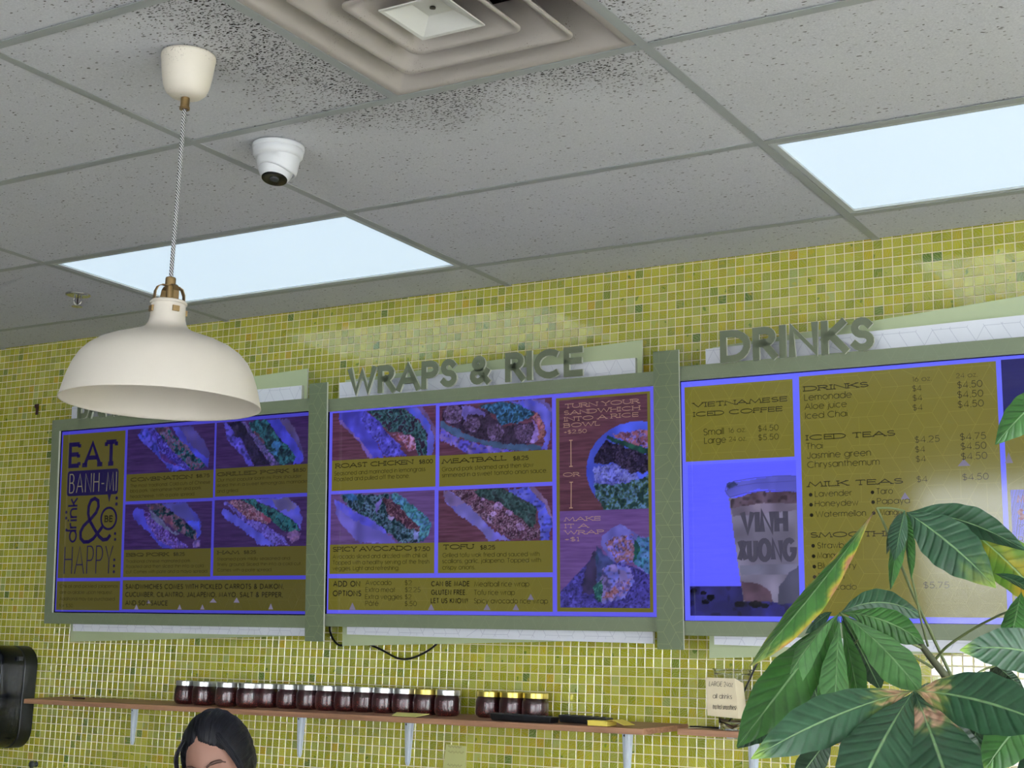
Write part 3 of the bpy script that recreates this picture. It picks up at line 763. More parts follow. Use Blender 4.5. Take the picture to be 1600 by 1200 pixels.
BUL=[(1.0594,0.4513,0.0051),(1.2317,0.452,0.0049),(1.0597,0.4241,0.0051),(1.2325,0.4258,0.0049),(1.0603,0.3959,0.0051),(1.2332,0.3968,0.0049),(1.0621,0.3127,0.0051),(1.0626,0.2847,0.0051),(1.0636,0.2564,0.0051),(1.0638,0.2286,0.0051),(1.0637,0.2004,0.005),(-1.6007,0.5284,0.0064),(-1.6004,0.5063,0.0064),(-1.6022,0.3984,0.0056),(-1.6011,0.377,0.0056),(-1.6014,0.3028,0.0055),(-1.6019,0.281,0.0055),(-1.6016,0.2597,0.0055),(-1.8642,0.4835,0.0059),(-1.8638,0.4614,0.0059),(-1.8595,0.4168,0.0058),(-1.6377,0.4546,0.0479)]
TRI=[(-1.4818,0.1246,0.0108,0.0179),(-1.2706,0.126,0.0103,0.0175),(-1.1627,0.1268,0.0101,0.0174),(-1.1132,0.1506,0.0167,0.0144),(-1.0058,0.151,0.0136,0.0171),(-0.8524,0.1289,0.0105,0.02),(-1.4232,0.1462,0.0107,0.0127),(-0.5065,0.1303,0.0133,0.0228),(-0.1958,0.1311,0.0124,0.0193),(0.0125,0.1326,0.0129,0.0189),(0.1162,0.1333,0.0115,0.0186),(0.1686,0.1646,0.0114,0.0177),(1.4756,0.5119,0.0163,0.0182),(1.3187,0.4308,0.0119,0.0185),(1.5891,0.5143,0.0101,0.0282)]
FOOD={
'p1':[
([(-1.5025,0.7575),(-1.4835,0.775),(-1.4215,0.7766),(-1.3865,0.741),(-1.3124,0.6825),(-1.2338,0.6168),(-1.3315,0.6149),(-1.383,0.6576),(-1.4436,0.7052),(-1.4872,0.732)],[(62,62,205),(50,60,190),(80,75,220)],2,1.0),
([(-1.3956,0.6926),(-1.2951,0.6596),(-1.2967,0.6315),(-1.3718,0.655)],[(85,40,120),(60,30,110)],1,1.0),
([(-1.4609,0.7758),(-1.4213,0.7715),(-1.3121,0.6764),(-1.2311,0.6147),(-1.2608,0.616),(-1.3842,0.686),(-1.4082,0.7279)],[(85,78,200),(38,28,125),(60,45,160)],0.7,1.0),
([(-1.3245,0.7781),(-1.2426,0.7764),(-1.1788,0.7218),(-1.1477,0.6686),(-1.1538,0.6174),(-1.1757,0.6362),(-1.2447,0.6892),(-1.2866,0.7215)],[(72,60,130),(66,58,140)],3,1.0),
([(-1.3327,0.7766),(-1.2998,0.7767),(-1.251,0.7136),(-1.1551,0.6531),(-1.1538,0.6174),(-1.1757,0.6362),(-1.2447,0.6892),(-1.2866,0.7215)],[(58,60,210),(64,64,190)],2,1.0),
([(-1.416,0.7773),(-1.3493,0.7775),(-1.3147,0.7391),(-1.2589,0.706),(-1.2363,0.6808),(-1.173,0.636),(-1.1752,0.6223),(-1.2284,0.6166),(-1.3179,0.6828),(-1.3838,0.7429)],[(15,35,50),(20,50,60),(25,95,115),(110,60,90),(85,75,120)],0.7,1.0),
([(-1.4159,0.7753),(-1.3603,0.7761),(-1.3707,0.7605),(-1.3928,0.7576)],[(110,50,70),(60,40,60)],0.5,1.0),
],
'p2':[
([(-1.0872,0.7766),(-1.0699,0.7777),(-1.0311,0.7384),(-0.9958,0.7039),(-0.9423,0.6195),(-0.9676,0.6163),(-1.0001,0.6609),(-1.0679,0.7186)],[(82,72,215),(70,62,190),(92,80,225)],2,1.0),
([(-0.8463,0.7751),(-0.7967,0.7732),(-0.7518,0.7165),(-0.7206,0.6517),(-0.7227,0.6266),(-0.7444,0.6318)],[(85,70,120),(78,66,130)],3,1.0),
([(-0.8908,0.7778),(-0.8352,0.7745),(-0.751,0.6826),(-0.7202,0.6348),(-0.7333,0.6187),(-0.7711,0.6161),(-0.7607,0.6367),(-0.8195,0.6989)],[(66,66,228),(58,60,200)],2,1.0),
([(-1.0698,0.7755),(-1.0037,0.7771),(-0.8642,0.6182),(-0.9394,0.6172),(-0.9782,0.6857),(-1.0017,0.7129),(-1.0365,0.7256),(-1.0311,0.7384)],[(12,8,38),(20,14,45),(34,24,58)],1,1.0),
([(-0.9723,0.7741),(-0.8908,0.7778),(-0.8195,0.6989),(-0.775,0.667),(-0.758,0.6366),(-0.7711,0.6161),(-0.8257,0.6186),(-0.8962,0.6708),(-0.9572,0.7429)],[(8,24,40),(16,44,56),(25,70,80),(35,100,115)],0.8,1.0),
([(-0.9457,0.7358),(-0.9231,0.7302),(-0.8941,0.6964),(-0.9051,0.6884),(-0.9338,0.7114)],[(130,55,70),(80,50,70)],0.5,1.0),
([(-1.0008,0.7758),(-0.9866,0.7749),(-0.8538,0.6411),(-0.8229,0.6184),(-0.8642,0.6171),(-0.9391,0.7009)],[(88,82,150),(60,58,115),(100,80,160)],0.8,1.0),
([(-0.8659,0.68),(-0.8526,0.6985),(-0.8194,0.6925),(-0.827,0.6695),(-0.8402,0.6468),(-0.8738,0.6633),(-0.8379,0.6658)],[(48,118,180),(40,90,150)],1,1.0),
],
'p3':[
([(-1.5218,0.47),(-1.4986,0.4877),(-1.4618,0.4846),(-1.411,0.4088),(-1.3094,0.3413),(-1.364,0.3401),(-1.4098,0.3807),(-1.4588,0.4179),(-1.508,0.4473)],[(72,70,218),(62,60,200)],2,1.0),
([(-1.2162,0.3654),(-1.1817,0.3648),(-1.1782,0.3413),(-1.218,0.3419)],[(125,95,165),(90,70,150)],1,1.0),
([(-1.4618,0.4846),(-1.4301,0.4635),(-1.3001,0.3787),(-1.2369,0.3461),(-1.2661,0.3396),(-1.3121,0.3413),(-1.3816,0.3682),(-1.4454,0.4297)],[(100,70,170),(56,30,105),(120,92,195),(80,60,170)],0.8,1.0),
([(-1.3736,0.5022),(-1.2564,0.5026),(-1.1983,0.4554),(-1.1785,0.4235),(-1.1825,0.3883),(-1.1977,0.369),(-1.1934,0.3964),(-1.262,0.4393),(-1.3229,0.4707)],[(72,70,165),(66,66,185)],3,1.0),
([(-1.2592,0.4372),(-1.1869,0.4355),(-1.18,0.3922),(-1.1952,0.3729),(-1.1988,0.3965)],[(50,66,230),(58,66,200)],2,1.0),
([(-1.4541,0.5006),(-1.3764,0.5022),(-1.3228,0.4687),(-1.2619,0.4373),(-1.196,0.3925),(-1.2004,0.369),(-1.2354,0.3775),(-1.2735,0.3901),(-1.3571,0.4376),(-1.4139,0.4732)],[(6,22,36),(12,32,44),(20,60,70),(95,65,85),(105,80,110)],0.7,1.0),
([(-1.4429,0.5002),(-1.3983,0.4989),(-1.381,0.4823),(-1.4141,0.4792)],[(110,65,80),(60,45,70)],0.5,1.0),
([(-1.3605,0.4537),(-1.325,0.4548),(-1.3124,0.4147),(-1.3459,0.4314)],[(130,70,92),(100,58,90)],0.5,1.0),
([(-1.4338,0.4838),(-1.4081,0.469),(-1.3285,0.4091),(-1.2788,0.3882),(-1.3004,0.3867),(-1.3728,0.42),(-1.4185,0.4512)],[(110,110,165),(85,90,130)],1,1.0),
],
'p4':[
([(-1.0823,0.4585),(-1.0742,0.4756),(-0.9531,0.4147),(-0.8349,0.3429),(-0.9008,0.3429),(-0.9691,0.3874),(-1.0209,0.4184),(-1.0732,0.4432)],[(86,86,225),(78,78,210)],2,1.0),
([(-1.0778,0.4951),(-1.0577,0.4966),(-0.9594,0.4382),(-0.8751,0.4108),(-0.8112,0.3738),(-0.7779,0.3441),(-0.8349,0.3429),(-0.9473,0.4103)],[(112,98,218),(78,60,160),(100,88,200)],0.9,1.0),
([(-0.9502,0.505),(-0.7927,0.5052),(-0.7406,0.4722),(-0.721,0.4343),(-0.7281,0.393),(-0.7392,0.4098),(-0.827,0.4601)],[(78,80,225),(86,84,215)],2,1.0),
([(-0.8555,0.5009),(-0.79,0.5051),(-0.7434,0.4744),(-0.7619,0.4603),(-0.8325,0.4623)],[(105,95,150),(98,90,160)],3,1.0),
([(-1.0607,0.501),(-1.0037,0.5035),(-0.8596,0.4483),(-0.859,0.4252),(-0.8752,0.415),(-0.9707,0.4406)],[(130,85,110),(85,58,85),(150,112,142),(110,60,80)],0.6,1.0),
([(-0.9039,0.4516),(-0.8763,0.453),(-0.8539,0.4398),(-0.8643,0.419),(-0.8894,0.428)],[(165,80,110),(130,60,90)],0.6,1.0),
([(-1.0038,0.5046),(-0.9502,0.505),(-0.8353,0.4624),(-0.7665,0.4292),(-0.7281,0.393),(-0.7574,0.3853),(-0.798,0.3903),(-0.8619,0.4315),(-0.9551,0.4828)],[(8,26,38),(14,40,50),(30,105,115),(40,90,92)],0.7,1.0),
([(-0.8322,0.4476),(-0.8132,0.4534),(-0.7991,0.4321),(-0.8178,0.4221)],[(60,130,150),(40,100,120)],1,1.0),
([(-0.7897,0.3818),(-0.7549,0.3956),(-0.7278,0.3826),(-0.7379,0.3559),(-0.7646,0.3522)],[(140,100,160),(110,80,140)],0.6,1.0),
],
'p5':[
([(-0.5729,0.7562),(-0.5704,0.7819),(-0.4655,0.7822),(-0.4473,0.7209),(-0.424,0.6919),(-0.3862,0.6189),(-0.4401,0.6214),(-0.484,0.6766),(-0.5638,0.7416)],[(80,75,228),(72,68,210)],2,1.0),
([(-0.5743,0.7563),(-0.561,0.7531),(-0.4782,0.6763),(-0.4287,0.6208),(-0.4458,0.6216),(-0.4928,0.6817),(-0.5668,0.7441)],[(122,92,165),(110,85,175)],2,1.0),
([(-0.2679,0.7798),(-0.2349,0.7788),(-0.1798,0.701),(-0.1822,0.6518),(-0.2044,0.7204)],[(128,90,130),(110,84,150)],2,1.0),
([(-0.3095,0.7791),(-0.2569,0.7791),(-0.2071,0.7228),(-0.1851,0.6789),(-0.1902,0.6388),(-0.1982,0.6191),(-0.2199,0.6178),(-0.2151,0.694),(-0.2455,0.7319)],[(74,84,225),(90,90,210)],2,1.0),
([(-0.4597,0.7795),(-0.3095,0.7791),(-0.2455,0.7319),(-0.2151,0.694),(-0.2172,0.6177),(-0.2527,0.6217),(-0.2809,0.6886),(-0.3338,0.7006),(-0.3647,0.7024),(-0.396,0.7225)],[(22,44,54),(36,60,66),(50,92,92),(66,112,124),(42,30,50)],0.8,1.0),
([(-0.4712,0.7803),(-0.4019,0.739),(-0.3703,0.6981),(-0.3194,0.6589),(-0.3192,0.6452),(-0.2913,0.6235),(-0.3891,0.6236),(-0.4124,0.6728),(-0.4586,0.7099),(-0.4824,0.7554)],[(100,95,238),(86,80,225),(70,64,190)],1,1.0),
([(-0.3505,0.6947),(-0.3338,0.7006),(-0.267,0.6833),(-0.2556,0.6421),(-0.2859,0.6345),(-0.3055,0.6627),(-0.3335,0.6778)],[(170,122,180),(150,80,90),(190,140,200)],0.6,1.0),
],
'p6':[
([(-0.1654,0.7145),(-0.1186,0.6755),(-0.0213,0.6463),(0.1124,0.6159),(-0.0325,0.6159),(-0.0667,0.6211),(-0.1098,0.6461),(-0.1651,0.6659)],[(104,92,218),(120,100,190),(90,80,220)],1.5,1.0),
([(0.1702,0.7736),(0.2188,0.7715),(0.2481,0.7345),(0.2374,0.7259),(0.2053,0.749)],[(122,100,170),(110,95,180)],2,1.0),
([(0.0934,0.7728),(0.1702,0.7736),(0.2107,0.758),(0.2481,0.7299),(0.2369,0.6469),(0.2287,0.6149),(0.2073,0.6182),(0.2209,0.6477),(0.2211,0.6896),(0.1917,0.7311)],[(84,86,232),(96,94,215)],2,1.0),
([(-0.157,0.7652),(-0.0816,0.7749),(0.0181,0.7444),(0.0684,0.6937),(0.1781,0.7038),(0.1832,0.6404),(0.1234,0.6271),(0.0181,0.6514),(-0.0669,0.6823),(-0.1567,0.7286)],[(60,40,68),(44,28,48),(52,36,60)],0.8,1.0),
([(-0.0786,0.7432),(-0.085,0.7259),(-0.1023,0.7154),(-0.1245,0.7154),(-0.1438,0.726),(-0.1535,0.7434),(-0.1501,0.7617),(-0.1347,0.7743),(-0.1129,0.7768),(-0.0923,0.7684),(-0.0801,0.7521)],[(78,58,92),(104,80,120),(66,46,76),(120,96,150)],0.45,1.0),
([(-0.0129,0.7104),(-0.0183,0.6958),(-0.0327,0.687),(-0.0512,0.6869),(-0.0672,0.6957),(-0.0753,0.7103),(-0.0724,0.7256),(-0.0596,0.7362),(-0.0415,0.7384),(-0.0243,0.7315),(-0.0142,0.7178)],[(78,58,92),(104,80,120),(66,46,76),(120,96,150)],0.45,1.0),
([(0.0753,0.6791),(0.0697,0.6641),(0.0549,0.6549),(0.036,0.6547),(0.0196,0.6638),(0.0114,0.6789),(0.0144,0.6947),(0.0275,0.7057),(0.0461,0.708),(0.0636,0.7009),(0.074,0.6868)],[(78,58,92),(104,80,120),(66,46,76),(120,96,150)],0.45,1.0),
([(0.1847,0.6683),(0.1782,0.6509),(0.1613,0.6402),(0.1396,0.64),(0.1208,0.6504),(0.1115,0.6679),(0.115,0.6863),(0.1301,0.6991),(0.1514,0.7018),(0.1714,0.6935),(0.1833,0.6772)],[(78,58,92),(104,80,120),(66,46,76),(120,96,150)],0.45,1.0),
([(-0.1626,0.729),(-0.1159,0.7044),(-0.01,0.66),(0.0739,0.6414),(0.2047,0.63),(0.21,0.6158),(0.1124,0.6171),(0.0182,0.6395),(-0.11,0.675),(-0.1625,0.7119)],[(70,95,140),(60,88,125)],1.5,1.0),
([(-0.0815,0.77),(-0.0586,0.7709),(0.004,0.7477),(0.0068,0.7284),(-0.0215,0.7397),(-0.0613,0.7398),(-0.0699,0.7162),(-0.08,0.7337)],[(130,118,232),(110,95,190)],1,1.0),
([(-0.0215,0.7685),(0.0934,0.7728),(0.1646,0.7445),(0.1836,0.7269),(0.1564,0.7145),(0.1236,0.7023),(0.0656,0.701),(0.0405,0.7382)],[(22,54,84),(36,84,120),(60,125,190),(28,64,80)],0.8,1.0),
([(0.1781,0.7179),(0.1917,0.7311),(0.2211,0.6896),(0.2182,0.6479),(0.194,0.6492),(0.1969,0.6817)],[(165,84,88),(160,100,140),(175,110,110)],0.7,1.0),
([(0.1727,0.7159),(0.1942,0.6912),(0.1967,0.649),(0.1805,0.6336),(0.1697,0.6411),(0.1861,0.68)],[(160,130,222),(140,110,200)],0.8,1.0),
],
'p7':[
([(-0.5894,0.4936),(-0.4989,0.4483),(-0.4515,0.4282),(-0.3871,0.3964),(-0.3349,0.3446),(-0.4825,0.3447),(-0.5486,0.4),(-0.5793,0.4386)],[(112,102,212),(104,94,200)],3,1.0),
([(-0.5864,0.4935),(-0.4989,0.4483),(-0.3871,0.3964),(-0.3724,0.3776),(-0.41,0.383),(-0.5193,0.4276),(-0.5768,0.4623)],[(88,84,236),(100,94,225)],2,1.0),
([(-0.3654,0.5027),(-0.3367,0.5041),(-0.2994,0.4797),(-0.2286,0.4363),(-0.195,0.4012),(-0.2251,0.345),(-0.2474,0.3454),(-0.2422,0.3932),(-0.2875,0.4218),(-0.3363,0.4693)],[(62,140,160),(48,108,118),(75,130,195),(86,160,185)],1,1.0),
([(-0.5595,0.5045),(-0.3682,0.5028),(-0.3533,0.4559),(-0.2959,0.4197),(-0.2422,0.3841),(-0.2474,0.3431),(-0.3235,0.3444),(-0.3871,0.3964),(-0.4515,0.4282),(-0.5049,0.4508),(-0.538,0.473)],[(14,34,44),(28,56,60),(58,96,108),(90,118,155),(22,40,50)],0.8,1.0),
([(-0.5535,0.5067),(-0.4939,0.5071),(-0.4906,0.4834),(-0.5293,0.4869)],[(50,110,180),(40,90,150)],0.7,1.0),
([(-0.3883,0.4918),(-0.3248,0.4666),(-0.2903,0.4264),(-0.2422,0.3932),(-0.2449,0.3796),(-0.2957,0.3944),(-0.3674,0.4377)],[(80,45,68),(58,28,44),(130,88,108),(70,36,50)],0.45,1.0),
([(-0.4229,0.4695),(-0.3883,0.4895),(-0.3938,0.471),(-0.4108,0.4389)],[(130,110,205),(112,95,185)],1,1.0),
([(-0.3674,0.4331),(-0.3415,0.4254),(-0.3528,0.4142),(-0.3643,0.4191)],[(150,130,190)],1,1.0),
([(-0.2646,0.3845),(-0.2477,0.3751),(-0.2503,0.3523),(-0.2643,0.3548)],[(130,140,220)],1,1.0),
],
'p8':[
([(-0.1496,0.5042),(-0.1236,0.5009),(-0.069,0.4658),(-0.052,0.4534),(0.0016,0.4048),(0.0461,0.3688),(0.0982,0.3446),(0.0184,0.3448),(-0.0208,0.3842),(-0.1003,0.431),(-0.1436,0.4681)],[(112,104,218),(120,112,205)],2,1.0),
([(-0.1496,0.5042),(-0.1236,0.5009),(-0.069,0.4658),(-0.0946,0.4547),(-0.1291,0.4557),(-0.1451,0.4729)],[(135,108,150),(125,104,170)],2,1.0),
([(0.1502,0.5054),(0.1853,0.5053),(0.2305,0.4565),(0.2487,0.3989),(0.2354,0.3992),(0.2092,0.4641)],[(140,106,142),(128,100,150)],2,1.0),
([(0.0737,0.5046),(0.1638,0.5049),(0.2251,0.4452),(0.2486,0.3943),(0.2298,0.3434),(0.2033,0.3439),(0.2008,0.3771),(0.1931,0.4393),(0.1312,0.4735)],[(86,92,238),(100,104,225),(76,82,215)],1.5,1.0),
([(-0.1236,0.5033),(-0.0436,0.5053),(0.0183,0.4631),(0.0737,0.4427),(0.1418,0.406),(0.2008,0.3725),(0.2006,0.3439),(0.0982,0.3446),(0.0599,0.3708),(0.0016,0.4095),(-0.0463,0.4461)],[(95,60,78),(138,98,128),(62,32,50),(150,118,150),(80,48,66)],0.6,1.0),
([(-0.0408,0.5028),(0.0737,0.5046),(0.1339,0.4711),(0.1904,0.4439),(0.1902,0.3911),(0.1687,0.3778),(0.1418,0.406),(0.0792,0.4449),(0.0294,0.4651),(-0.021,0.4855)],[(30,54,50),(44,70,66),(60,92,90),(42,56,56)],1,1.0),
([(0.0709,0.4498),(0.0653,0.4413),(0.0516,0.4381),(0.0379,0.4421),(0.0322,0.4509),(0.0379,0.4595),(0.0516,0.4626),(0.0653,0.4586)],[(165,132,200),(150,110,160),(185,150,225)],0.5,1.0),
([(0.0461,0.4271),(0.0428,0.4222),(0.035,0.4204),(0.0271,0.4226),(0.0239,0.4277),(0.0271,0.4326),(0.035,0.4344),(0.0428,0.4321)],[(165,132,200),(150,110,160),(185,150,225)],0.5,1.0),
([(0.1093,0.4277),(0.1053,0.4217),(0.0956,0.4194),(0.0859,0.4222),(0.0819,0.4285),(0.0859,0.4345),(0.0956,0.4368),(0.1053,0.434)],[(165,132,200),(150,110,160),(185,150,225)],0.5,1.0),
([(0.1526,0.385),(0.147,0.3766),(0.1336,0.3733),(0.1202,0.3772),(0.1146,0.3859),(0.1202,0.3944),(0.1337,0.3976),(0.1471,0.3937)],[(165,132,200),(150,110,160),(185,150,225)],0.5,1.0),
([(0.0043,0.4753),(0.0018,0.4716),(-0.0041,0.4702),(-0.0101,0.472),(-0.0125,0.4758),(-0.01,0.4795),(-0.0041,0.4809),(0.0019,0.4791)],[(165,132,200),(150,110,160),(185,150,225)],0.5,1.0),
([(0.01,0.4116),(0.0183,0.4208),(0.0322,0.4134),(0.0294,0.4006),(0.0155,0.3998)],[(150,120,175)],1,1.0),
([(0.0169,0.4103),(0.0217,0.4137),(0.0272,0.4093),(0.0225,0.4048)],[(30,16,34)],1,1.0),
],
'pb':[
([(0.7129,0.5343),(0.7091,0.5072),(0.699,0.4814),(0.6829,0.4579),(0.6615,0.4375),(0.6353,0.4209),(0.6055,0.4088),(0.573,0.4017),(0.539,0.4),(0.5049,0.4037),(0.4719,0.4127),(0.4414,0.4269),(0.4145,0.4456),(0.3924,0.4682),(0.3761,0.4939),(0.3662,0.5215),(0.3632,0.5501),(0.3672,0.5783),(0.3782,0.6051),(0.3955,0.6293),(0.4185,0.65),(0.4463,0.6664),(0.4776,0.6777),(0.5112,0.6837),(0.5457,0.6842),(0.5798,0.6791),(0.6121,0.6688),(0.6414,0.6536),(0.6668,0.6344),(0.6872,0.6117),(0.7019,0.5865),(0.7106,0.5598)],[(70,90,255),(76,96,250)],4,0.2),
([(0.4505,0.6492),(0.5408,0.6618),(0.6097,0.6504),(0.6089,0.6007),(0.5122,0.6156)],[(150,90,120),(158,96,110),(130,110,205),(120,70,90)],0.7,1.0),
([(0.3983,0.5959),(0.4303,0.6325),(0.5563,0.5883),(0.6086,0.5858),(0.6077,0.5313),(0.5026,0.5331),(0.4551,0.5654),(0.3836,0.5635)],[(34,24,44),(68,54,88),(20,14,30),(40,30,60)],0.7,1.0),
([(0.4333,0.6476),(0.5676,0.6027),(0.6087,0.5907),(0.6085,0.5808),(0.5535,0.5872),(0.4332,0.6374)],[(30,82,60),(24,60,50)],1.5,0.4),
([(0.3835,0.5559),(0.4607,0.5626),(0.511,0.5328),(0.5278,0.5346),(0.5386,0.5142),(0.4401,0.4954),(0.3887,0.5048)],[(115,122,232),(96,98,215),(130,135,240)],0.6,1.0),
([(0.3888,0.5074),(0.4543,0.4999),(0.5274,0.5121),(0.6077,0.5338),(0.6056,0.4106),(0.4249,0.4154),(0.3969,0.4666)],[(40,76,74),(78,118,110),(88,130,180),(56,88,56),(30,60,56)],0.8,1.0),
],
'pw':[
([(0.2703,0.1877),(0.3947,0.3002),(0.5662,0.2429),(0.571,0.1361),(0.2629,0.1339)],[(48,42,118),(84,76,190),(64,58,150)],0.5,0.3),
([(0.388,0.3092),(0.415,0.2999),(0.3968,0.176),(0.346,0.1877),(0.3533,0.2412)],[(44,38,68),(54,44,80)],2,1.0),
([(0.395,0.3239),(0.4549,0.2729),(0.4142,0.229),(0.3938,0.2114)],[(38,60,92),(60,70,130)],1.2,1.0),
([(0.4122,0.3534),(0.473,0.3891),(0.5418,0.348),(0.5743,0.3415),(0.5726,0.237),(0.5177,0.2694),(0.4516,0.2729),(0.4118,0.3178)],[(120,120,222),(108,104,200)],2,1.0),
([(0.5287,0.3453),(0.5483,0.3449),(0.5743,0.3415),(0.5726,0.237),(0.5177,0.2679)],[(72,122,200),(62,132,172),(90,140,215)],1,1.0),
([(0.4187,0.3295),(0.4592,0.3495),(0.5124,0.3573),(0.5216,0.3103),(0.5145,0.2723),(0.4616,0.2729)],[(140,122,230),(150,112,140),(135,86,105),(120,115,235)],0.8,1.0),
([(0.5155,0.3455),(0.5317,0.3277),(0.538,0.31),(0.531,0.2839),(0.5128,0.268),(0.5214,0.2986)],[(30,92,62),(24,70,66)],1,1.0),
([(0.3835,0.1996),(0.4142,0.232),(0.4145,0.2585),(0.4549,0.27),(0.5077,0.2578),(0.517,0.2169),(0.4867,0.1704),(0.4167,0.1555),(0.3866,0.173)],[(128,118,215),(112,116,230),(135,120,200)],1.5,1.0),
([(0.4272,0.1937),(0.4675,0.2171),(0.5105,0.2257),(0.5002,0.1937),(0.4403,0.1673),(0.4169,0.1702)],[(148,98,118),(160,102,108),(150,130,215),(120,100,190)],0.6,1.0),
([(0.3835,0.2025),(0.4142,0.229),(0.4117,0.1555),(0.3866,0.1701)],[(20,62,60),(58,128,112),(30,80,80)],0.8,1.0),
],
'pc':[
([(0.6768,0.2048),(1.0379,0.2051),(1.0348,0.1029),(0.6748,0.0986)],[(50,46,150),(42,40,125),(36,34,105)],3,0.1),
([(0.8186,0.4496),(1.0455,0.4597),(1.0412,0.3156),(1.0365,0.1596),(0.8562,0.1627),(0.8472,0.2249)],[(138,132,154),(130,124,146)],4,0.1),
([(0.8228,0.4455),(0.9016,0.4658),(1.0456,0.4608),(1.0443,0.4192),(0.9216,0.4306),(0.8252,0.4177)],[(104,84,100),(98,78,92),(88,66,76)],2,0.4),
([(0.8252,0.4209),(0.9217,0.4338),(1.0446,0.4269),(1.0441,0.4115),(0.8281,0.3979)],[(140,128,146),(130,118,140)],3,0.3),
([(0.846,0.2619),(1.0397,0.266),(1.0388,0.2355),(0.8496,0.2346)],[(122,122,145),(128,126,150)],4,0.1),
([(0.8504,0.2171),(0.8993,0.213),(0.9359,0.1899),(0.9433,0.1611),(0.8563,0.1638)],[(86,62,76),(96,72,84)],2,0.3),
([(1.0398,0.2698),(1.0364,0.1558),(0.9554,0.1554),(0.963,0.2052),(0.9904,0.2396)],[(72,72,86),(80,80,100)],3,0.5),
([(0.8104,0.4638),(0.8153,0.4915),(0.9652,0.5074),(1.0469,0.5041),(1.0455,0.4577),(0.906,0.4728),(0.8216,0.4503)],[(106,108,236),(96,98,222)],5,0.2),
([(0.8153,0.4915),(0.839,0.4966),(0.8473,0.4883),(0.8171,0.4735)],[(50,60,110)],1,1.0),
([(0.7172,0.1917),(0.7143,0.1876),(0.707,0.1855),(0.6987,0.1862),(0.6934,0.1896),(0.6936,0.1939),(0.6991,0.1972),(0.7074,0.1979),(0.7146,0.1957)],[(4,4,10),(8,6,20)],1,0.3),
([(0.7457,0.1858),(0.7432,0.1818),(0.7369,0.1796),(0.7299,0.1804),(0.7255,0.1837),(0.7256,0.188),(0.7303,0.1913),(0.7374,0.192),(0.7434,0.1898)],[(4,4,10),(8,6,20)],1,0.3),
([(0.7695,0.1729),(0.7663,0.1663),(0.7586,0.1628),(0.7499,0.164),(0.7444,0.1694),(0.7446,0.1764),(0.7505,0.1818),(0.7592,0.1829),(0.7668,0.1793)],[(4,4,10),(8,6,20)],1,0.3),
([(0.755,0.1603),(0.7517,0.1557),(0.7434,0.1533),(0.7341,0.1541),(0.7282,0.1578),(0.7283,0.1627),(0.7346,0.1664),(0.744,0.1672),(0.752,0.1647)],[(4,4,10),(8,6,20)],1,0.3),
([(0.8602,0.1541),(0.8561,0.1481),(0.846,0.1449),(0.8347,0.146),(0.8274,0.1508),(0.8277,0.1573),(0.8353,0.1621),(0.8468,0.1632),(0.8566,0.16)],[(4,4,10),(8,6,20)],1,0.3),
([(0.9123,0.1552),(0.9072,0.149),(0.8948,0.1456),(0.8808,0.1467),(0.8718,0.1517),(0.8721,0.1584),(0.8815,0.1634),(0.8956,0.1646),(0.9078,0.1612)],[(4,4,10),(8,6,20)],1,0.3),
([(0.9307,0.1507),(0.9277,0.1462),(0.9203,0.1438),(0.9119,0.1446),(0.9066,0.1482),(0.9068,0.153),(0.9124,0.1566),(0.9208,0.1574),(0.928,0.155)],[(4,4,10),(8,6,20)],1,0.3),
],
}


def faced(name, quad, d0, d1, m_face, m_side, parent, gapless=True):
    """board-aligned sheet from four (u, v) corners, its front laminated, its cut edges paler"""
    mb = MB(); n = len(quad)
    mb.add([B(u, v, d1) for u, v in quad]+[B(u, v, d0) for u, v in quad], [tuple(range(n)), tuple(range(2*n-1, n-1, -1))]+[(i, i+n, (i+1) % n+n, (i+1) % n) for i in range(n)])
    o = mb.build(name, m_face, parent); o.data.materials.append(m_side)
    for i, p in enumerate(o.data.polygons): p.material_index = 0 if i == 0 else 1
    return o
def rect(u0, v0, u1, v1): return [(u0, v0), (u1, v0), (u1, v1), (u0, v1)]
def letter3d(parent, s, u0, u1, v, h, w=0.218, d0=0.003, d1=0.0115):
    pls, tot = layout(s, 0.30, 0.45); ww = w*h; sx = (u1-u0-ww)/tot if u1 else h*(1-w)*0.90
    # one mesh per letter
    x = 0.0
    for ch in s:
        if ch == ' ': x += 0.45; continue
        gw, st = GL[ch]; mb = MB(); fr = []
        for pl in st:
            p2 = [(u0+ww/2+(x+px)*sx, v+py*(h-ww)+ww/2) for px, py in pl]
            closed = math.hypot(p2[0][0]-p2[-1][0], p2[0][1]-p2[-1][1]) < 1e-5
            if not closed:       # square ends
                for e, q in ((0, 1), (-1, -2)):
                    dx, dy = p2[e][0]-p2[q][0], p2[e][1]-p2[q][1]; l = math.hypot(dx, dy)
                    if abs(dy) > abs(dx)*0.5 or ch in 'EFTLZ': p2[e] = (p2[e][0]+dx/l*ww*0.5, p2[e][1]+dy/l*ww*0.5)
            vs, fs = ribbon(p2, ww)
            if not fs: continue
            n = len(vs); k0 = len(mb.f)
            F = [f for f in fs]+[tuple(i+n for i in reversed(f)) for f in fs]; S = []
            m = n//2
            for i in range(m-1): S += [(2*i, 2*i+2, 2*i+2+n, 2*i+n), (2*i+3, 2*i+1, 2*i+1+n, 2*i+3+n)]
            if not closed: S += [(1, 0, n, n+1), (n-2, n-1, 2*n-1, 2*n-2)]
            mb.add([B(a, b, d1) for a, b in vs]+[B(a, b, d0) for a, b in vs], F+S); fr += [0]*len(F)+[1]*len(S)
        o = mb.build('letter', M_LETTER, parent); o.data.materials.append(M_EDGE)
        for p, q in zip(o.data.polygons, fr): p.material_index = q
        x += gw+0.30

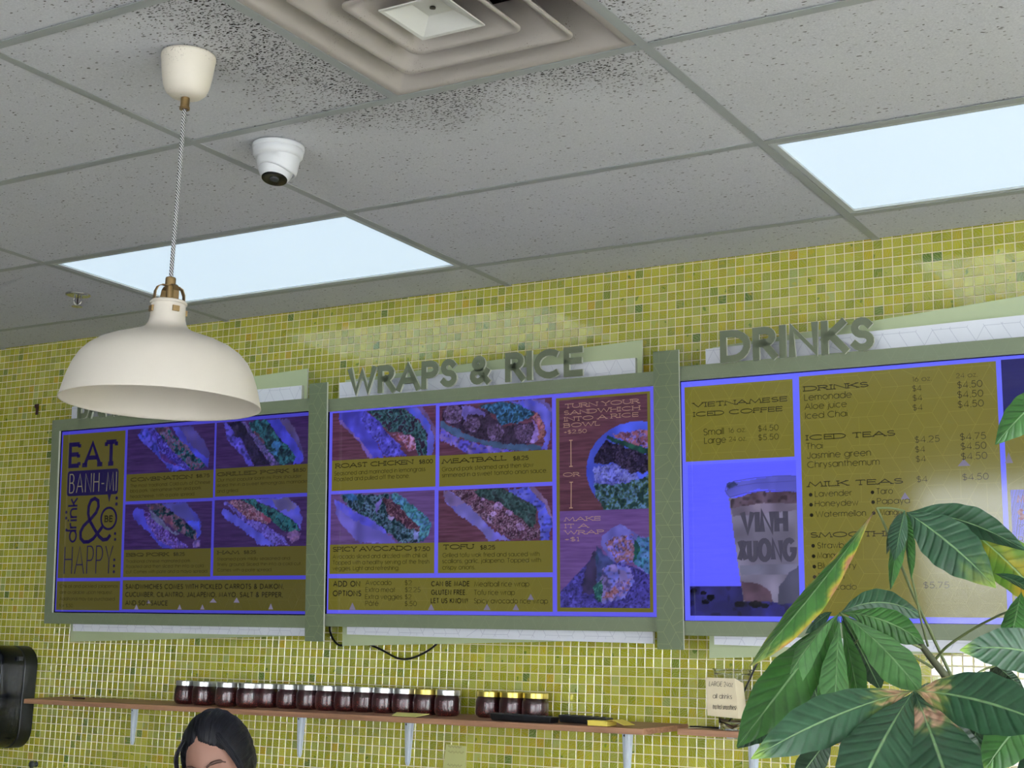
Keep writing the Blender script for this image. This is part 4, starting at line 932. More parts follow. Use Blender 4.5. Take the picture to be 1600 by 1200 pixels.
def board(n, label, outer, screen, title, wq, gq, panels, photos, pats):
    u0, v0, u1, v1 = outer
    t = thing('menu_board', B((u0+u1)/2, v0, 0), label, 'menu board', 'lit menu boards on the mosaic wall')
    cb, co, cp = SCR[n]
    bw = 0.041
    li = (u0+bw) if n == 1 else u0
    faced('frame_rail', rect(u0, v1-0.042, u1, v1), -0.008, 0, M_FRAME, M_EDGE, t)
    faced('frame_rail', rect(u0, v0, u1, v0+0.0405), -0.008, 0, M_FRAME, M_EDGE, t)
    if n == 1: faced('frame_stile', rect(u0, v0+0.0405, u0+bw, v1-0.042), -0.008, 0, M_FRAME, M_EDGE, t)
    ln = MB(); lines2d(ln, cubes((u0+0.002, u1, v0+0.002, v0+0.039), 0.042, n), 0.0012, 0.0004)
    lines2d(ln, cubes((u0+0.002, u1, v1-0.04, v1-0.002), 0.042, n+5), 0.0008, 0.0004)
    ln.build('printed_pattern', M_FRAMEL, t)
    for i, q in enumerate(gq): faced('backing_panel', q, -0.062, -0.055, M_GREEN, M_EDGE, t)['label'] = 'pale green backing panel, slightly askew'
    for i, q in enumerate(wq):
        w_ = faced('backing_panel', q, -0.052, -0.04, M_WPAN, M_EDGE, t); w_['label'] = 'white patterned backing panel'
        us = [a for a, b in q]; vs = [b for a, b in q]; l2 = MB()
        rr = (min(us), max(us), min(vs)+0.012, max(vs))
        lines2d(l2, cubes((rr[0]+0.002, rr[1]-0.002, max(q[0][1], q[1][1])+0.001, min(q[2][1], q[3][1])-0.001), 0.045, n*3+i, 0.01, 0.02), 0.0012, -0.0394)
        l2.build('printed_pattern', M_WLINE, w_)
    s = screen; sc = MB(); slab(sc, s[0]-0.012, s[2]+0.012, s[1]-0.012, s[3]+0.012, -0.06, DS-0.002)
    scr = sc.build('screen', M_BEZEL, t)
    MB_ = MB(); flat(MB_, rect(*s), DS-0.0015); MB_.build('lit_surface', screenmat('screen_blue_%d' % n, rgb(*cb)), scr)
    om = screenmat('screen_olive_%d' % n, rgb(*co)); pm = screenmat('screen_olive_print_%d' % n, rgb(*cp))
    for q in panels:
        m_ = MB(); flat(m_, rect(*q[:4]), DS-0.001); m_.build('menu_panel', q[4] if len(q) > 4 else om, scr)
    pl = MB()
    for q in pats: lines2d(pl, cubes((q[0]+.003, q[2]-.003, q[1]+.003, q[3]-.003), 0.044, n*7, 0.013, 0.008), 0.0011, DS-0.0007)
    for u, v, w, h in TRI:
        if s[0] < u < s[2]: pl.add([], [])
    if pl.v: pl.build('printed_pattern', pm, scr)
    tr = MB()
    for u, v, w, h in TRI:
        if s[0] < u < s[2]: flat(tr, [(u-w, v), (u+w, v), (u, v+h)], DS-0.0006)
    if tr.v: tr.build('printed_triangles', LIL, scr)
    for k, r, bg, seed in photos:
        photo('food_photo', r, FOOD.get(k, []), bg, seed, scr, DS-0.0008)
    groups = {}
    for tx in TEXTS:
        if s[0] < tx[2] < s[2]:
            key = {'s': INK, 'S': INK, 'b': INK, 'g': INKB, 't': TAN, 'E': INK1, 'e': INK, 'T': TAN2, 'H': INK1, 'M': MAR, 'm': GREYI, 'V': GREYI}[tx[1]]
            # each panel's words are one print
            pi = next((i for i, q in enumerate(panels) if q[0] <= tx[2]+0.003 <= q[2] and q[1] <= tx[3]+0.004 <= q[3]), 99)
            mb = groups.setdefault((pi, key.name), (MB(), key))[0]
            puttext(mb, tx[0], tx[1], tx[2], tx[3], tx[4], tx[5], DS)
    bl = MB()
    for u, v, r_ in BUL:
        if s[0] < u < s[2] and r_ < 0.02: flat(bl, [(u+r_*math.cos(a*PI/8), v+r_*math.sin(a*PI/8)) for a in range(16)], DS)
    if bl.v: bl.build('printed_bullets', INK1 if n == 1 else INK, scr)
    if n == 1:
        b = MB(); q = (-1.865, .543, -1.5955, .6375); r_ = .012; pts = []
        for cx, cy, a0 in ((q[2]-r_, q[3]-r_, 0), (q[0]+r_, q[3]-r_, 90), (q[0]+r_, q[1]+r_, 180), (q[2]-r_, q[1]+r_, 270)):
            pts += [(cx+r_*math.cos(math.radians(a0+a)), cy+r_*math.sin(math.radians(a0+a))) for a in (0, 30, 60, 90)]
        flat(b, pts, DS-0.0003); flat(b, [(-1.6486, .544), (-1.6391, .5142), (-1.6301, .544)], DS-0.0003)
        # big ampersand, its loop and ring
        def Q(x, y): return (-1.812+(x-140)*0.000803, 0.3637+(745-y)*0.000558)
        amp = [Q(372, 690), Q(352, 718), Q(325, 722), Q(300, 700), Q(270, 655), Q(232, 590), Q(222, 545), Q(224, 495), Q(238, 458), Q(262, 446), Q(284, 462), Q(288, 500), Q(274, 540), Q(240, 582), Q(195, 625), Q(176, 665), Q(178, 708), Q(200, 733), Q(232, 732), Q(262, 712), Q(292, 672), Q(318, 636)]
        lines2d(b, [amp], 0.0135, DS); ring = [(-1.6377+.0395*math.cos(a*PI/12), .4546+.0395*math.sin(a*PI/12)) for a in range(25)]; ring[-1] = ring[0]
        lines2d(b, [ring], 0.0085, DS)
        pls, tot = layout('drink', 0.20, 0.4); k_ = 0.163/tot     # reads upwards
        for pl_, ch in pls: lines2d(b, [[(-1.806-y*0.047, 0.372+x*k_) for x, y in pl_]], 0.0075, DS)
        b.build('printed_lettering', INK1, scr)
    if n == 3:
        b = MB(); lines2d(b, [[(.808, .470), (.813, .486), (.835, .497), (.90, .504), (.965, .5065), (1.018, .504)], [(.808, .470), (.84, .482), (.90, .489), (1.018, .491)], [(.808, .470), (.822, .453), (.87, .463), (.94, .467), (1.018, .462)]], 0.0016, DS-.0004); b.build('printed_rules', screenmat('ink_lid_line', rgb(66, 66, 150)), scr)
    if n == 2:
        b = MB(); lines2d(b, [[(0.3115, .640), (0.3115, .5615)], [(.3055, .640), (.3175, .640)], [(.3055, .5615), (.3175, .5615)], [(.3118, .514), (.3105, .437)], [(.3058, .514), (.3178, .514)], [(.3045, .437), (.3165, .437)]], 0.0028, DS); b.build('printed_rules', TAN, scr)
        groups2 = None
    for (pi, kn), (mb, key) in groups.items(): mb.build('menu_text', key, scr)
    for w_, a, b_, v, h in title: letter3d(t, w_, a, b_, v, h)
    for uu in (u0+(u1-u0)*.3, u0+(u1-u0)*.7): 
        q = [B(uu+a, v, -.062) for v in (.25, .62) for a in (-.02, .02)]; MB().hexa([(q[0].x, q[0].y, q[0].z), (q[1].x, q[1].y, q[1].z), (q[1].x, -.001, q[1].z), (q[0].x, -.001, q[0].z), (q[2].x, q[2].y, q[2].z), (q[3].x, q[3].y, q[3].z), (q[3].x, -.001, q[3].z), (q[2].x, -.001, q[2].z)]).build('wall_mount', M_BEZEL, t)
    return t

WOOD1 = ((34, 20, 60), (60, 38, 92)); WOOD2 = ((58, 32, 46), (98, 62, 90)); NAVY = ((26, 24, 90), (30, 30, 100))
board(1, 'sandwich menu board with EAT panel and four sandwich pictures, left end behind the hanging lamp', (-1.932, 0.070, -0.655, 0.833), (-1.905, 0.114, -0.697, 0.790),
      [('BANH MI', -1.785, None, 0.828, 0.0905)],
      [[(-1.873, .80), (-.747, .80), (-.747, .886), (-1.873, .886)], [(-1.821, .042), (-.690, .042), (-.690, .10), (-1.821, .10)]],
      [[(-1.85, .002), (-.736, .042), (-.736, .945), (-1.85, .905)]],
      [(-1.898, .238, -1.567, .777), (-1.555, .514, -1.127, .613), (-1.118, .517, -.699, .615), (-1.555, .240, -1.130, .338), (-1.118, .242, -.699, .340), (-1.900, .120, -1.568, .226), (-1.555, .124, -.699, .229)],
      [('p1', (-1.555, -1.127, .613, .778), WOOD1, 3), ('p2', (-1.118, -.699, .615, .778), WOOD1, 4), ('p3', (-1.555, -1.130, .338, .503), WOOD1, 5), ('p4', (-1.118, -.699, .340, .505), WOOD1, 6)],
      [(-1.20, .124, -.699, .229)])
board(2, 'middle menu board titled WRAPS & RICE, with sandwich, rice bowl and wrap pictures', (-0.603, 0.076, 0.612, 0.824), (-0.613, 0.117, 0.592, 0.787),
      [('WRAPS', -.509, -.078, .828, .0905), ('&', -.031, .047, .828, .0905), ('RICE', .101, .374, .828, .0905)],
      [[(-.585, .79), (.524, .79), (.524, .876), (-.585, .883)], [(-.539, .05), (.569, .041), (.569, .10), (-.539, .10)]],
      [[(-.569, .012), (.539, .051), (.539, .931), (-.569, .892)]],
      [(-.600, .519, -.182, .620), (-.168, .518, .246, .616), (-.604, .246, -.185, .342), (-.171, .246, .246, .342), (-.607, .129, .245, .232), (.260, .130, .578, .771)],
      [('p5', (-.600, -.182, .620, .779), WOOD2, 7), ('p6', (-.168, .246, .616, .775), WOOD2, 8), ('p7', (-.602, -.185, .342, .508), ((70, 50, 92), (98, 72, 134)), 9), ('p8', (-.170, .246, .342, .506), WOOD2, 10),
       ('pb', (.271, .568, .428, .764), ((62, 36, 50), (100, 64, 82)), 11), ('pw', (.271, .568, .142, .428), ((78, 54, 110), (104, 76, 140)), 12)],
      [(-.607, .129, .245, .232)])
board(3, 'drinks menu board with iced coffee picture, cut off by the right edge of the photo', (0.686, 0.067, 1.955, 0.832), (0.677, 0.108, 1.885, 0.790),
      [('DRINKS', .817, 1.262, .829, .0925)],
      [[(.750, .79), (1.90, .79), (1.90, .899), (.750, .883)], [(.759, .042), (1.90, .028), (1.90, .10), (.759, .10)]],
      [[(.736, .003), (1.88, .052), (1.88, .965), (.766, .888)]],
      [(.688, .558, 1.016, .774), (1.035, .124, 1.568, .779), (1.581, .124, 1.883, .781), (1.589, .130, 1.875, .446, screenmat('screen_pale_blue', rgb(122, 128, 255)))],
      [('pc', (.694, 1.019, .122, .548), ((86, 90, 252), (94, 96, 255)), 13), ('navy', (1.581, 1.883, .607, .781), NAVY, 14)],
      [(.688, .558, 1.016, .774), (1.035, .124, 1.568, .779), (1.581, .45, 1.883, .604)])
for (a, b), lb in (((-.669, -.592), 'narrow sage post with printed lines between the left and middle menu boards'), ((.609, .6905), 'narrow sage post with printed lines between the middle and drinks menu boards')):
    t = thing('dividing_post', B((a+b)/2, .029, 0), lb, 'post', 'posts between the menu boards')
    slab(MB(), a+.006, b-.006, .032, .875, 0.0006, .0088).build('core', M_BEZEL, t)
    faced('panel', rect(a, .028, b, .879), 0.009, 0.016, M_POST, M_EDGE, t)
    m_ = MB(); lines2d(m_, cubes((a+.001, b-.001, .03, .877), 0.0385, int(a*100)+90, a+.02, .01), 0.0011, .0164); pp = m_.build('printed_pattern', plain('post_print', rgb(142, 154, 112), 0.45, var=0.02), t); pp['kind'] = 'stuff'
for o in COL.objects:
    if o.name.split('.')[0] in ('printed_pattern', 'menu_text', 'printed_triangles', 'printed_bullets', 'printed_lettering', 'printed_rules'): o['kind'] = 'stuff'

# ------------------------------------------------------------------ helpers that find real places from the view
def ray(px, py): return fw+rt*((px-800)/2292.7)+up*((600-py)/2292.7)
def at(px, py, depth): return CAM+ray(px, py)*depth
def onY(px, py, Y):
    d = ray(px, py); return CAM+d*((Y-CAM.y)/d.y)
def spline(P, n=8):
    P = [Vector(p) for p in P]; out = []
    for i in range(len(P)-1):
        p0, p1, p2, p3 = P[max(i-1, 0)], P[i], P[i+1], P[min(i+2, len(P)-1)]
        for k in range(n):
            t = k/n; out.append(0.5*((2*p1)+(p2-p0)*t+(2*p0-5*p1+4*p2-p3)*t*t+(3*p1-p0-3*p2+p3)*t**3))
    return out+[P[-1]]

# ------------------------------------------------------------------ hanging lamp
M_CREAM = plain('lamp_enamel', rgb(212, 204, 192), 0.42, var=0.035, scale=14, spec=0.4)
def dusty(name, c):
    m, nt, b = newmat(name); p = pos(nt)
    v = N(nt, 'ShaderNodeTexNoise'); v.inputs['Scale'].default_value = 330; v.inputs['Detail'].default_value = 2; L(nt, p, v.inputs['Vector'])
    g = N(nt, 'ShaderNodeTexNoise'); g.inputs['Scale'].default_value = 14; L(nt, p, g.inputs['Vector'])
    f = mth(nt, 'MULTIPLY', ramp(nt, v.outputs[0], 0.60, 0.72), ramp(nt, g.outputs[0], 0.52, 0.7))
    L(nt, mix(nt, f, c, rgb(112, 98, 86)), b.inputs['Base Color']); b.inputs['Roughness'].default_value = 0.45; return m
M_CANOPY = dusty('canopy_enamel', rgb(226, 218, 204))
M_BRASS = plain('aged_brass', rgb(158, 132, 92), 0.38, 0.85, var=0.15, scale=60)
mcord, ntc, bc = newmat('braided_cord')
wv = N(ntc, 'ShaderNodeTexWave'); wv.bands_direction = 'DIAGONAL'; wv.inputs['Scale'].default_value = 95; L(ntc, pos(ntc), wv.inputs['Vector'])
L(ntc, mix(ntc, ramp(ntc, wv.outputs['Fac'], 0.45, 0.6), rgb(58, 58, 62), rgb(205, 205, 208)), bc.inputs['Base Color']); bc.inputs['Roughness'].default_value = 0.9
LX, LY = 0.3596, -1.8585
lz = lambda z: CH+z
lamp = thing('pendant_lamp', (LX, LY, lz(0.50)), 'white enamel dome lamp hanging on a striped braided cord from the ceiling', 'lamp')
MB().lathe([(0.0, .001), (.056, 0), (.0565, -.006), (.055, -.014), (.0515, -.045), (.0475, -.066), (.042, -.080), (.033, -.088), (.02, -.0915), (.0, -.0925)], (LX, LY, H-0.001), 56).build('ceiling_cup', M_CANOPY, lamp, smooth=True)
MB().lathe([(0.0, 0), (.0085, 0), (.009, -.003), (.009, -.02), (.0105, -.021), (.0105, -.026), (0, -.026)], (LX, LY, H-0.0925), 24).build('cord_grip', M_BRASS, lamp)
MB().tube([(LX, LY, H-.115-(H-.115-lz(.742))*k/30) for k in range(31)], 0.0043, 10).build('cord', mcord, lamp, smooth=True)
prof_o = [(.0335, .702), (.0342, .690), (.0350, .672), (.0375, .661), (.0430, .652), (.0560, .644), (.0800, .6355), (.108, .626), (.132, .615), (.151, .602), (.1655, .586), (.1765, .566), (.1850, .542), (.1910, .520), (.1945, .505), (.1962, .499)]
prof_i = [(r-0.0018, z-0.0012) for r, z in prof_o[::-1]]
shade = MB().lathe([(r, z-.5) for r, z in prof_o]+[(.1966, -.003)]+[(r, z-.5) for r, z in prof_i]+[(0, .1995)], (LX, LY, lz(0.5)), 96).build('shade', M_CREAM, lamp, smooth=True)
MB().lathe([(.0335, 0), (.0365, .001), (.0370, .004), (.0345, .007), (.028, .008), (0, .008)], (LX, LY, lz(.6995)), 48).build('top_rim', M_CREAM, lamp, smooth=True)
MB().lathe([(0, 0), (.0105, 0), (.0105, .016), (.0095, .018), (0, .018)], (LX, LY, lz(.738)), 24).build('cord_cap', M_BRASS, lamp)
MB().lathe([(.0075, 0), (.0075, .034)], (LX, LY, lz(.705)), 20, closed=True).build('stem', M_BRASS, lamp)
MB().lathe([(.0, 0), (.02, 0), (.021, -.012), (.020, -.04), (0, -.045)], (LX, LY, lz(.695)), 24).build('lamp_socket', plain('socket_white', rgb(200, 196, 186), .5), lamp)
MB().lathe([(.0, 0), (.014, -.002), (.016, -.02), (.026, -.045), (.030, -.065), (.026, -.085), (.014, -.098), (0, -.101)], (LX, LY, lz(.655)), 28).build('bulb', plain('bulb_glass', rgb(225, 225, 220), .15), lamp, smooth=True)
e1 = Vector((math.cos(math.radians(31+38)), math.sin(math.radians(31+38)), 0))
for s in (1, -1):      # bent straps that clamp the shade
    for turn in (0, 1):
        e = e1 if turn == 0 else Vector((-e1.y, e1.x, 0)); c0 = Vector((LX, LY, 0)); path = [(0.007, .7385), (.018, .7395), (.0265, .735), (.0315, .724), (.0325, .708), (.0330, .694), (.0375, .690)]
        wd = Vector((-e.y, e.x, 0))*0.006; mb = MB(); vs = []
        for r, z in path:
            p = c0+e*(s*r)+Vector((0, 0, lz(z))); vs += [p-wd, p+wd]
        for r, z in [(r-0.0014, z-0.0012) for r, z in path]:
            p = c0+e*(s*r)+Vector((0, 0, lz(z))); vs += [p-wd, p+wd]
        n = len(path); fs = []
        for i in range(n-1):
            fs += [(2*i, 2*i+1, 2*i+3, 2*i+2), (2*n+2*i+2, 2*n+2*i+3, 2*n+2*i+1, 2*n+2*i), (2*i, 2*i+2, 2*n+2*i+2, 2*n+2*i), (2*i+3, 2*i+1, 2*n+2*i+1, 2*n+2*i+3)]
        mb.add(vs, fs).build('strap', M_BRASS, lamp)
        if True:
            p = c0+e*(s*.0365)+Vector((0, 0, lz(.688))); MB().hexa([p+e*a+wd.normalized()*b_+Vector((0, 0, c_)) for c_ in (-.007, .004) for a, b_ in ((-.002, -.007), (.002, -.007), (.002, .007), (-.002, .007))]).build('clip', M_BRASS, lamp)

# ------------------------------------------------------------------ security camera
DX, DY = 0.176, -1.357
M_CAMW = plain('camera_plastic', rgb(224, 226, 230), 0.38, var=0.015)
sc_ = thing('security_camera', (DX, DY, H), 'white turret security camera with a black lens face on the ceiling', 'camera')
MB().lathe([(0, 0), (.0625, 0), (.0635, -.004), (.0630, -.010), (.0600, -.012)], (DX, DY, H-.0005), 56).build('base_ring', M_CAMW, sc_, smooth=True)
MB().lathe([(.0595, -.011), (.0615, -.013), (.0600, -.026), (.0560, -.032), (0, -.032)], (DX, DY, H), 56).build('base', M_CAMW, sc_, smooth=True)
hs = MB().lathe([(.0540, -.031), (.0520, -.045), (.0495, -.060), (.0470, -.070), (.0445, -.075), (.040, -.071), (.0405, -.050), (.040, -.036)], (DX, DY, H), 56)
# housing cut lower on one side: tilt its lower rings
cv = (CAM-Vector((DX, DY, H))); cv.z = 0; cv = cv.normalized(); sd = Vector((-cv.y, cv.x, 0))
hs.v = [(x, y, z+(0.030*max(0.0, ((Vector((x-DX, y-DY, 0)).dot(cv*0.55-sd*0.65))/.055))**1.2 if z < H-.04 else 0)) for x, y, z in hs.v]
hs.build('housing', M_CAMW, sc_, smooth=True)
aim = (Vector((0, 0, -1))+cv*0.22-sd*0.10).normalized(); bc0 = Vector((DX, DY, H-.058))-sd*0.002
MB().lathe([(0, -.0420)]+[(.0420*math.cos(math.radians(a)), .0420*math.sin(math.radians(a))) for a in range(-80, 46, 9)]+[(.0312, .0281)], bc0, 56, axis=aim).build('ball', M_CAMW, sc_, smooth=True)
lf = MB().lathe([(.0312, .0275), (.0308, .0300), (.0290, .0305), (.012, .0295), (.0, .0295)], bc0, 48, axis=aim).build('lens_face', plain('lens_face_black', rgb(10, 10, 12), 0.25), sc_, smooth=True)
MB().lathe([(.0115, .0290), (.0115, .0312), (.010, .0318), (.005, .0312), (0, .0310)], bc0, 32, axis=aim).build('lens', plain('lens_glass', rgb(58, 60, 66), 0.08), lf, smooth=True)
q = bc0+(cv*0.9+sd*0.25+Vector((0, 0, .0))).normalized()*.0385
MB().lathe([(0, 0), (.0028, 0), (.0028, .0012), (0, .0012)], q, 12, axis=(q-bc0).normalized()).build('screw', plain('screw_grey', rgb(110, 110, 114), .4, .6), sc_)

# ------------------------------------------------------------------ air vent
VX, VY = 1.5*T, -0.25-2.5*T
M_VENT = dusty('vent_enamel', rgb(176, 169, 163))
vent = thing('air_vent', (VX, VY, H), 'square white ceiling air vent with four nested sloping louvres', 'vent')
def sqring(profile, rad=0.02, n=6):
    """square ring swept from (half size, height) pairs with rounded corners"""
    mb = MB(); vs = []; fs = []; m = 4*n
    for hs_, z in profile:
        r = min(rad, hs_*0.4)
        for c, (sx, sy) in enumerate(((1, 1), (-1, 1), (-1, -1), (1, -1))):
            for k in range(n):
                a = math.radians(90*c+90*k/(n-1)); vs.append((VX+sx*(hs_-r)+r*math.cos(a), VY+sy*(hs_-r)+r*math.sin(a), H+z))
    for j in range(len(profile)-1):
        for k in range(m): fs.append((j*m+k, j*m+(k+1) % m, (j+1)*m+(k+1) % m, (j+1)*m+k))
    return mb.add(vs, fs)
autosmooth(sqring([(.2915, .012), (.2915, .001), (.2800, .000), (.2720, .004), (.2450, .036), (.2200, .062), (.1900, .098), (.1900, .104), (.285, .104)], 0.006).build('outer_frame', M_VENT, vent), 50)
for hs_ in (.205, .130):
    autosmooth(sqring([(hs_-.070, .072), (hs_-.034, .022), (hs_-.012, .000), (hs_-.004, -.004), (hs_, -.002), (hs_, .002), (hs_-.010, .007), (hs_-.030, .027), (hs_-.066, .076)], 0.022).build('louvre', M_VENT, vent), 50)
pl_ = MB(); q = .074
pl_.add([(VX-q, VY-q, H-.002), (VX+q, VY-q, H-.002), (VX+q, VY+q, H-.002), (VX-q, VY+q, H-.002), (VX-q+.008, VY-q+.008, H-.001), (VX+q-.008, VY-q+.008, H-.001), (VX+q-.008, VY+q-.008, H-.001), (VX-q+.008, VY+q-.008, H-.001),
         (VX-.03, VY-.03, H+.022), (VX+.03, VY-.03, H+.022), (VX+.03, VY+.03, H+.022), (VX-.03, VY+.03, H+.022), (VX-q, VY-q, H+.001), (VX+q, VY-q, H+.001), (VX+q, VY+q, H+.001), (VX-q, VY+q, H+.001)],
        [(0, 1, 5, 4), (1, 2, 6, 5), (2, 3, 7, 6), (3, 0, 4, 7), (4, 5, 9, 8), (5, 6, 10, 9), (6, 7, 11, 10), (7, 4, 8, 11), (8, 9, 10, 11), (0, 12, 13, 1), (1, 13, 14, 2), (2, 14, 15, 3), (3, 15, 12, 0)])
pt = pl_.build('centre_plate', M_WHITE, vent)
MB().lathe([(0, 0), (.006, 0), (.006, -.003), (0, -.004)], (VX, VY, H+.022), 16).build('screw', plain('screw_dark', rgb(90, 84, 78), .4, .6), pt)
MB().lathe([(.285, .104), (.285, .16), (0, .16)], (VX, VY, H), 4).build('duct_box', plain('duct_dark', rgb(92, 84, 80), .8, .2), vent)
for k in range(4):     # damper blades seen above the plate
    a = k*PI/2+.3; c = Vector((VX, VY, H+.075)); d = Vector((math.cos(a), math.sin(a), 0)); s_ = Vector((-d.y, d.x, 0))
    MB().hexa([c+d*r_+s_*w_+Vector((0, 0, zz)) for zz in (0, .002) for r_, w_ in ((.01, -.01), (.12, -.035), (.12, .035), (.01, .01))]).build('damper_blade', plain('blade_metal', rgb(120, 112, 106), .5, .5), vent)

# ------------------------------------------------------------------ sprinkler
SX, SY = -1.4295, -.527
sp = thing('sprinkler_head', (SX, SY, H), 'small chrome fire sprinkler head on the ceiling left of the lamp', 'sprinkler')
M_CH = plain('chrome', rgb(200, 200, 198), 0.22, 0.9, var=.03)
MB().lathe([(0, 0), (.043, 0), (.043, -.003), (.036, -.006), (.012, -.008), (0, -.008)], (SX, SY, H), 36).build('cover_plate', M_CH, sp, smooth=True)
fr_ = MB(); ee = Vector((0.85, 0.52, 0))
for s in (1, -1): fr_.tube([Vector((SX, SY, H-.008))+ee*s*.010, Vector((SX, SY, H-.020))+ee*s*.014, Vector((SX, SY, H-.032))+ee*s*.010, Vector((SX, SY, H-.039))], .003, 8)
fr_.build('frame_arms', M_CH, sp, smooth=True)
MB().lathe([(0, 0), (.0022, 0), (.0022, -.026), (0, -.026)], (SX, SY, H-.009), 10).build('glass_bulb', plain('bulb_dark', rgb(40, 20, 20), .2), sp)
MB().lathe([(0, 0), (.018, 0), (.019, -.002), (0, -.003)], (SX, SY, H-.042), 24).build('deflector', M_CH, sp)

# ------------------------------------------------------------------ shelves
M_SHELF = wood_mat('shelf_walnut', rgb(156, 112, 84), rgb(186, 140, 108))
M_BRK = plain('bracket_white', rgb(206, 216, 226), .4, var=.03)
sz = lambda X, Y=-.10: CH+(-.142+.0066*(X+1.5))*(1+Y/.2)-(-.1515+.0052*(X+1.4))*Y/.2
th_ = 0.0165
shelf = thing('wall_shelf', (-.62, 0, sz(-.62)), 'long brown wooden shelf on the mosaic wall carrying the jam jars', 'shelf')
MB().hexa([(x_, y_, sz(x_, y_)-q_) for q_ in (th_, 0) for x_, y_ in ((-1.89, -.2), (.609, -.2), (.655, -.004), (-1.89, -.004))]).build('board', M_SHELF, shelf, bevel=.001)
shelf2 = thing('wall_shelf', (1.4, 0, CH-.136), 'short brown wooden shelf behind the plant, carrying the clear display cups', 'shelf')
MB().box((.71, -.195, CH-.152), (2.2, -.004, CH-.1355)).build('board', M_SHELF, shelf2, bevel=.001)
def bracket(X, zt, parent, zb):
    t = MB(); w0, w1 = .018, .0095
    def sec(z, w, rib):    # cross-section: flanges and a raised rib
        return [(X-w, -.0040, z), (X-w*.45, -.0050, z), (X-w*.25, -.0050-rib, z), (X+w*.25, -.0050-rib, z), (X+w*.45, -.0050, z), (X+w, -.0040, z), (X+w, -.0008, z), (X-w, -.0008, z)]
    rows = [sec(zt, w0, .004), sec(zt-(zt-zb)*.5, (w0+w1)/2, .009), sec(zb+.012, w1, .003), sec(zb+.003, w1*.7, .0), sec(zb, w1*.25, .0)]
    vs = sum(rows, []); n = 8; fs = []
    for j in range(len(rows)-1):
        for k in range(n): fs.append((j*n+k, j*n+(k+1) % n, (j+1)*n+(k+1) % n, (j+1)*n+k))
    fs += [tuple(range(n)), tuple((len(rows)-1)*n+k for k in range(n))[::-1]]
    t.add(vs, fs)
    t.hexa([(X-w1, -.17, zt-.003), (X+w1, -.17, zt-.003), (X+w0, -.001, zt-.003), (X-w0, -.001, zt-.003), (X-w1, -.17, zt), (X+w1, -.17, zt), (X+w0, -.001, zt), (X-w0, -.001, zt)])
    b_ = t.build('bracket', M_BRK, parent)
    for z_ in (zt-.014, zb+.010):
        MB().lathe([(0, 0), (.0035, 0), (.0025, .0015), (0, .0018)], (X-(.010 if z_ > zb+.05 else 0), -.0052, z_), 10, axis=(0, -1, 0)).build('screw', plain('screw_dark', rgb(90, 84, 78), .4, .6), b_)
for X in (-1.53, -.757, -.316, .462): bracket(X, sz(X, -.17)-th_, shelf, CH-.302)
for X in (.853, 1.6): bracket(X, CH-.152, shelf2, CH-.302)

# jars
mj, ntj, bj = newmat('jar_preserve'); pj = pos(ntj)
vj = N(ntj, 'ShaderNodeTexNoise'); vj.inputs['Scale'].default_value = 260; vj.inputs['Detail'].default_value = 3; L(ntj, pj, vj.inputs['Vector'])
sj = ntj.nodes.new('ShaderNodeSeparateXYZ'); L(ntj, pj, sj.inputs[0])
low = ramp(ntj, sj.outputs[2], CH-.090, CH-.125)
L(ntj, mix(ntj, mth(ntj, 'MULTIPLY', ramp(ntj, vj.outputs[0], 0.55, 0.66), low), rgb(48, 12, 18), rgb(150, 62, 48)), bj.inputs['Base Color'])
bj.inputs['Roughness'].default_value = 0.35; bj.inputs['Coat Weight'].default_value = 1.0; bj.inputs['Coat Roughness'].default_value = 0.03
M_LIDS = plain('lid_silver', rgb(205, 205, 205), .28, .85, var=.04); M_LIDG = plain('lid_gold', rgb(206, 186, 96), .28, .85, var=.05)
M_LABEL = plain('jar_lettering', rgb(138, 100, 108), .4)
RJ = .0402
def make_jar(x, y, z, gold, label, group, turn=0.0):
    t = thing('jam_jar', (x, y, z), label, 'jar', group)
    b_ = MB().lathe([(0, 0), (.029, 0), (.033, .003), (.0365, .006), (.0392, .010), (RJ, .016), (RJ, .046), (.0390, .054), (.0360, .060), (.0350, .062), (.0350, .064)], (x, y, z), 40).build('glass_body', mj, t, smooth=True)
    lp = [(.0360, .062), (.0382, .0625), (.0382, .0765), (.0372, .0785), (.033, .0790), (0, .0788)]
    MB().lathe(lp, (x, y, z), 40).build('lid', M_LIDG if gold else M_LIDS, t)
    # upright lettering on the side that faces the room
    a0 = math.atan2(CAM.y-y, CAM.x-x)+turn; mb = MB()
    for i, (k, h0, h1) in enumerate(((-3, .022, .046), (-2, .020, .046), (-1, .022, .044), (0, .018, .046), (1, .022, .046), (2, .02, .045), (3, .023, .046))):
        a = a0+k*.115; w = .016
        mb.add([(x+(RJ+.0004)*math.cos(a+s_*w), y+(RJ+.0004)*math.sin(a+s_*w), z+zz) for s_, zz in ((-1, h0), (1, h0), (1, h1), (-1, h1))], [(0, 1, 2, 3)])
        if i % 2 == 0: mb.add([(x+(RJ+.0004)*math.cos(a+s_), y+(RJ+.0004)*math.sin(a+s_), z+zz) for s_, zz in ((-.01, h1-.003), (.115, h1-.003), (.115, h1-.001), (-.01, h1-.001))], [(0, 1, 2, 3)])
    lb_ = mb.build('raised_lettering', M_LABEL, b_); lb_['kind'] = 'stuff'
    return t
front = [291, 318.5, 355, 388, 418.5, 450.6, 482.0, 511.5, 541, 570, 600.5, 632, 665, 699]
ord_ = ['', 'second', 'third', 'fourth', 'fifth', 'sixth', 'seventh', 'eighth', 'ninth', 'tenth', 'eleventh']
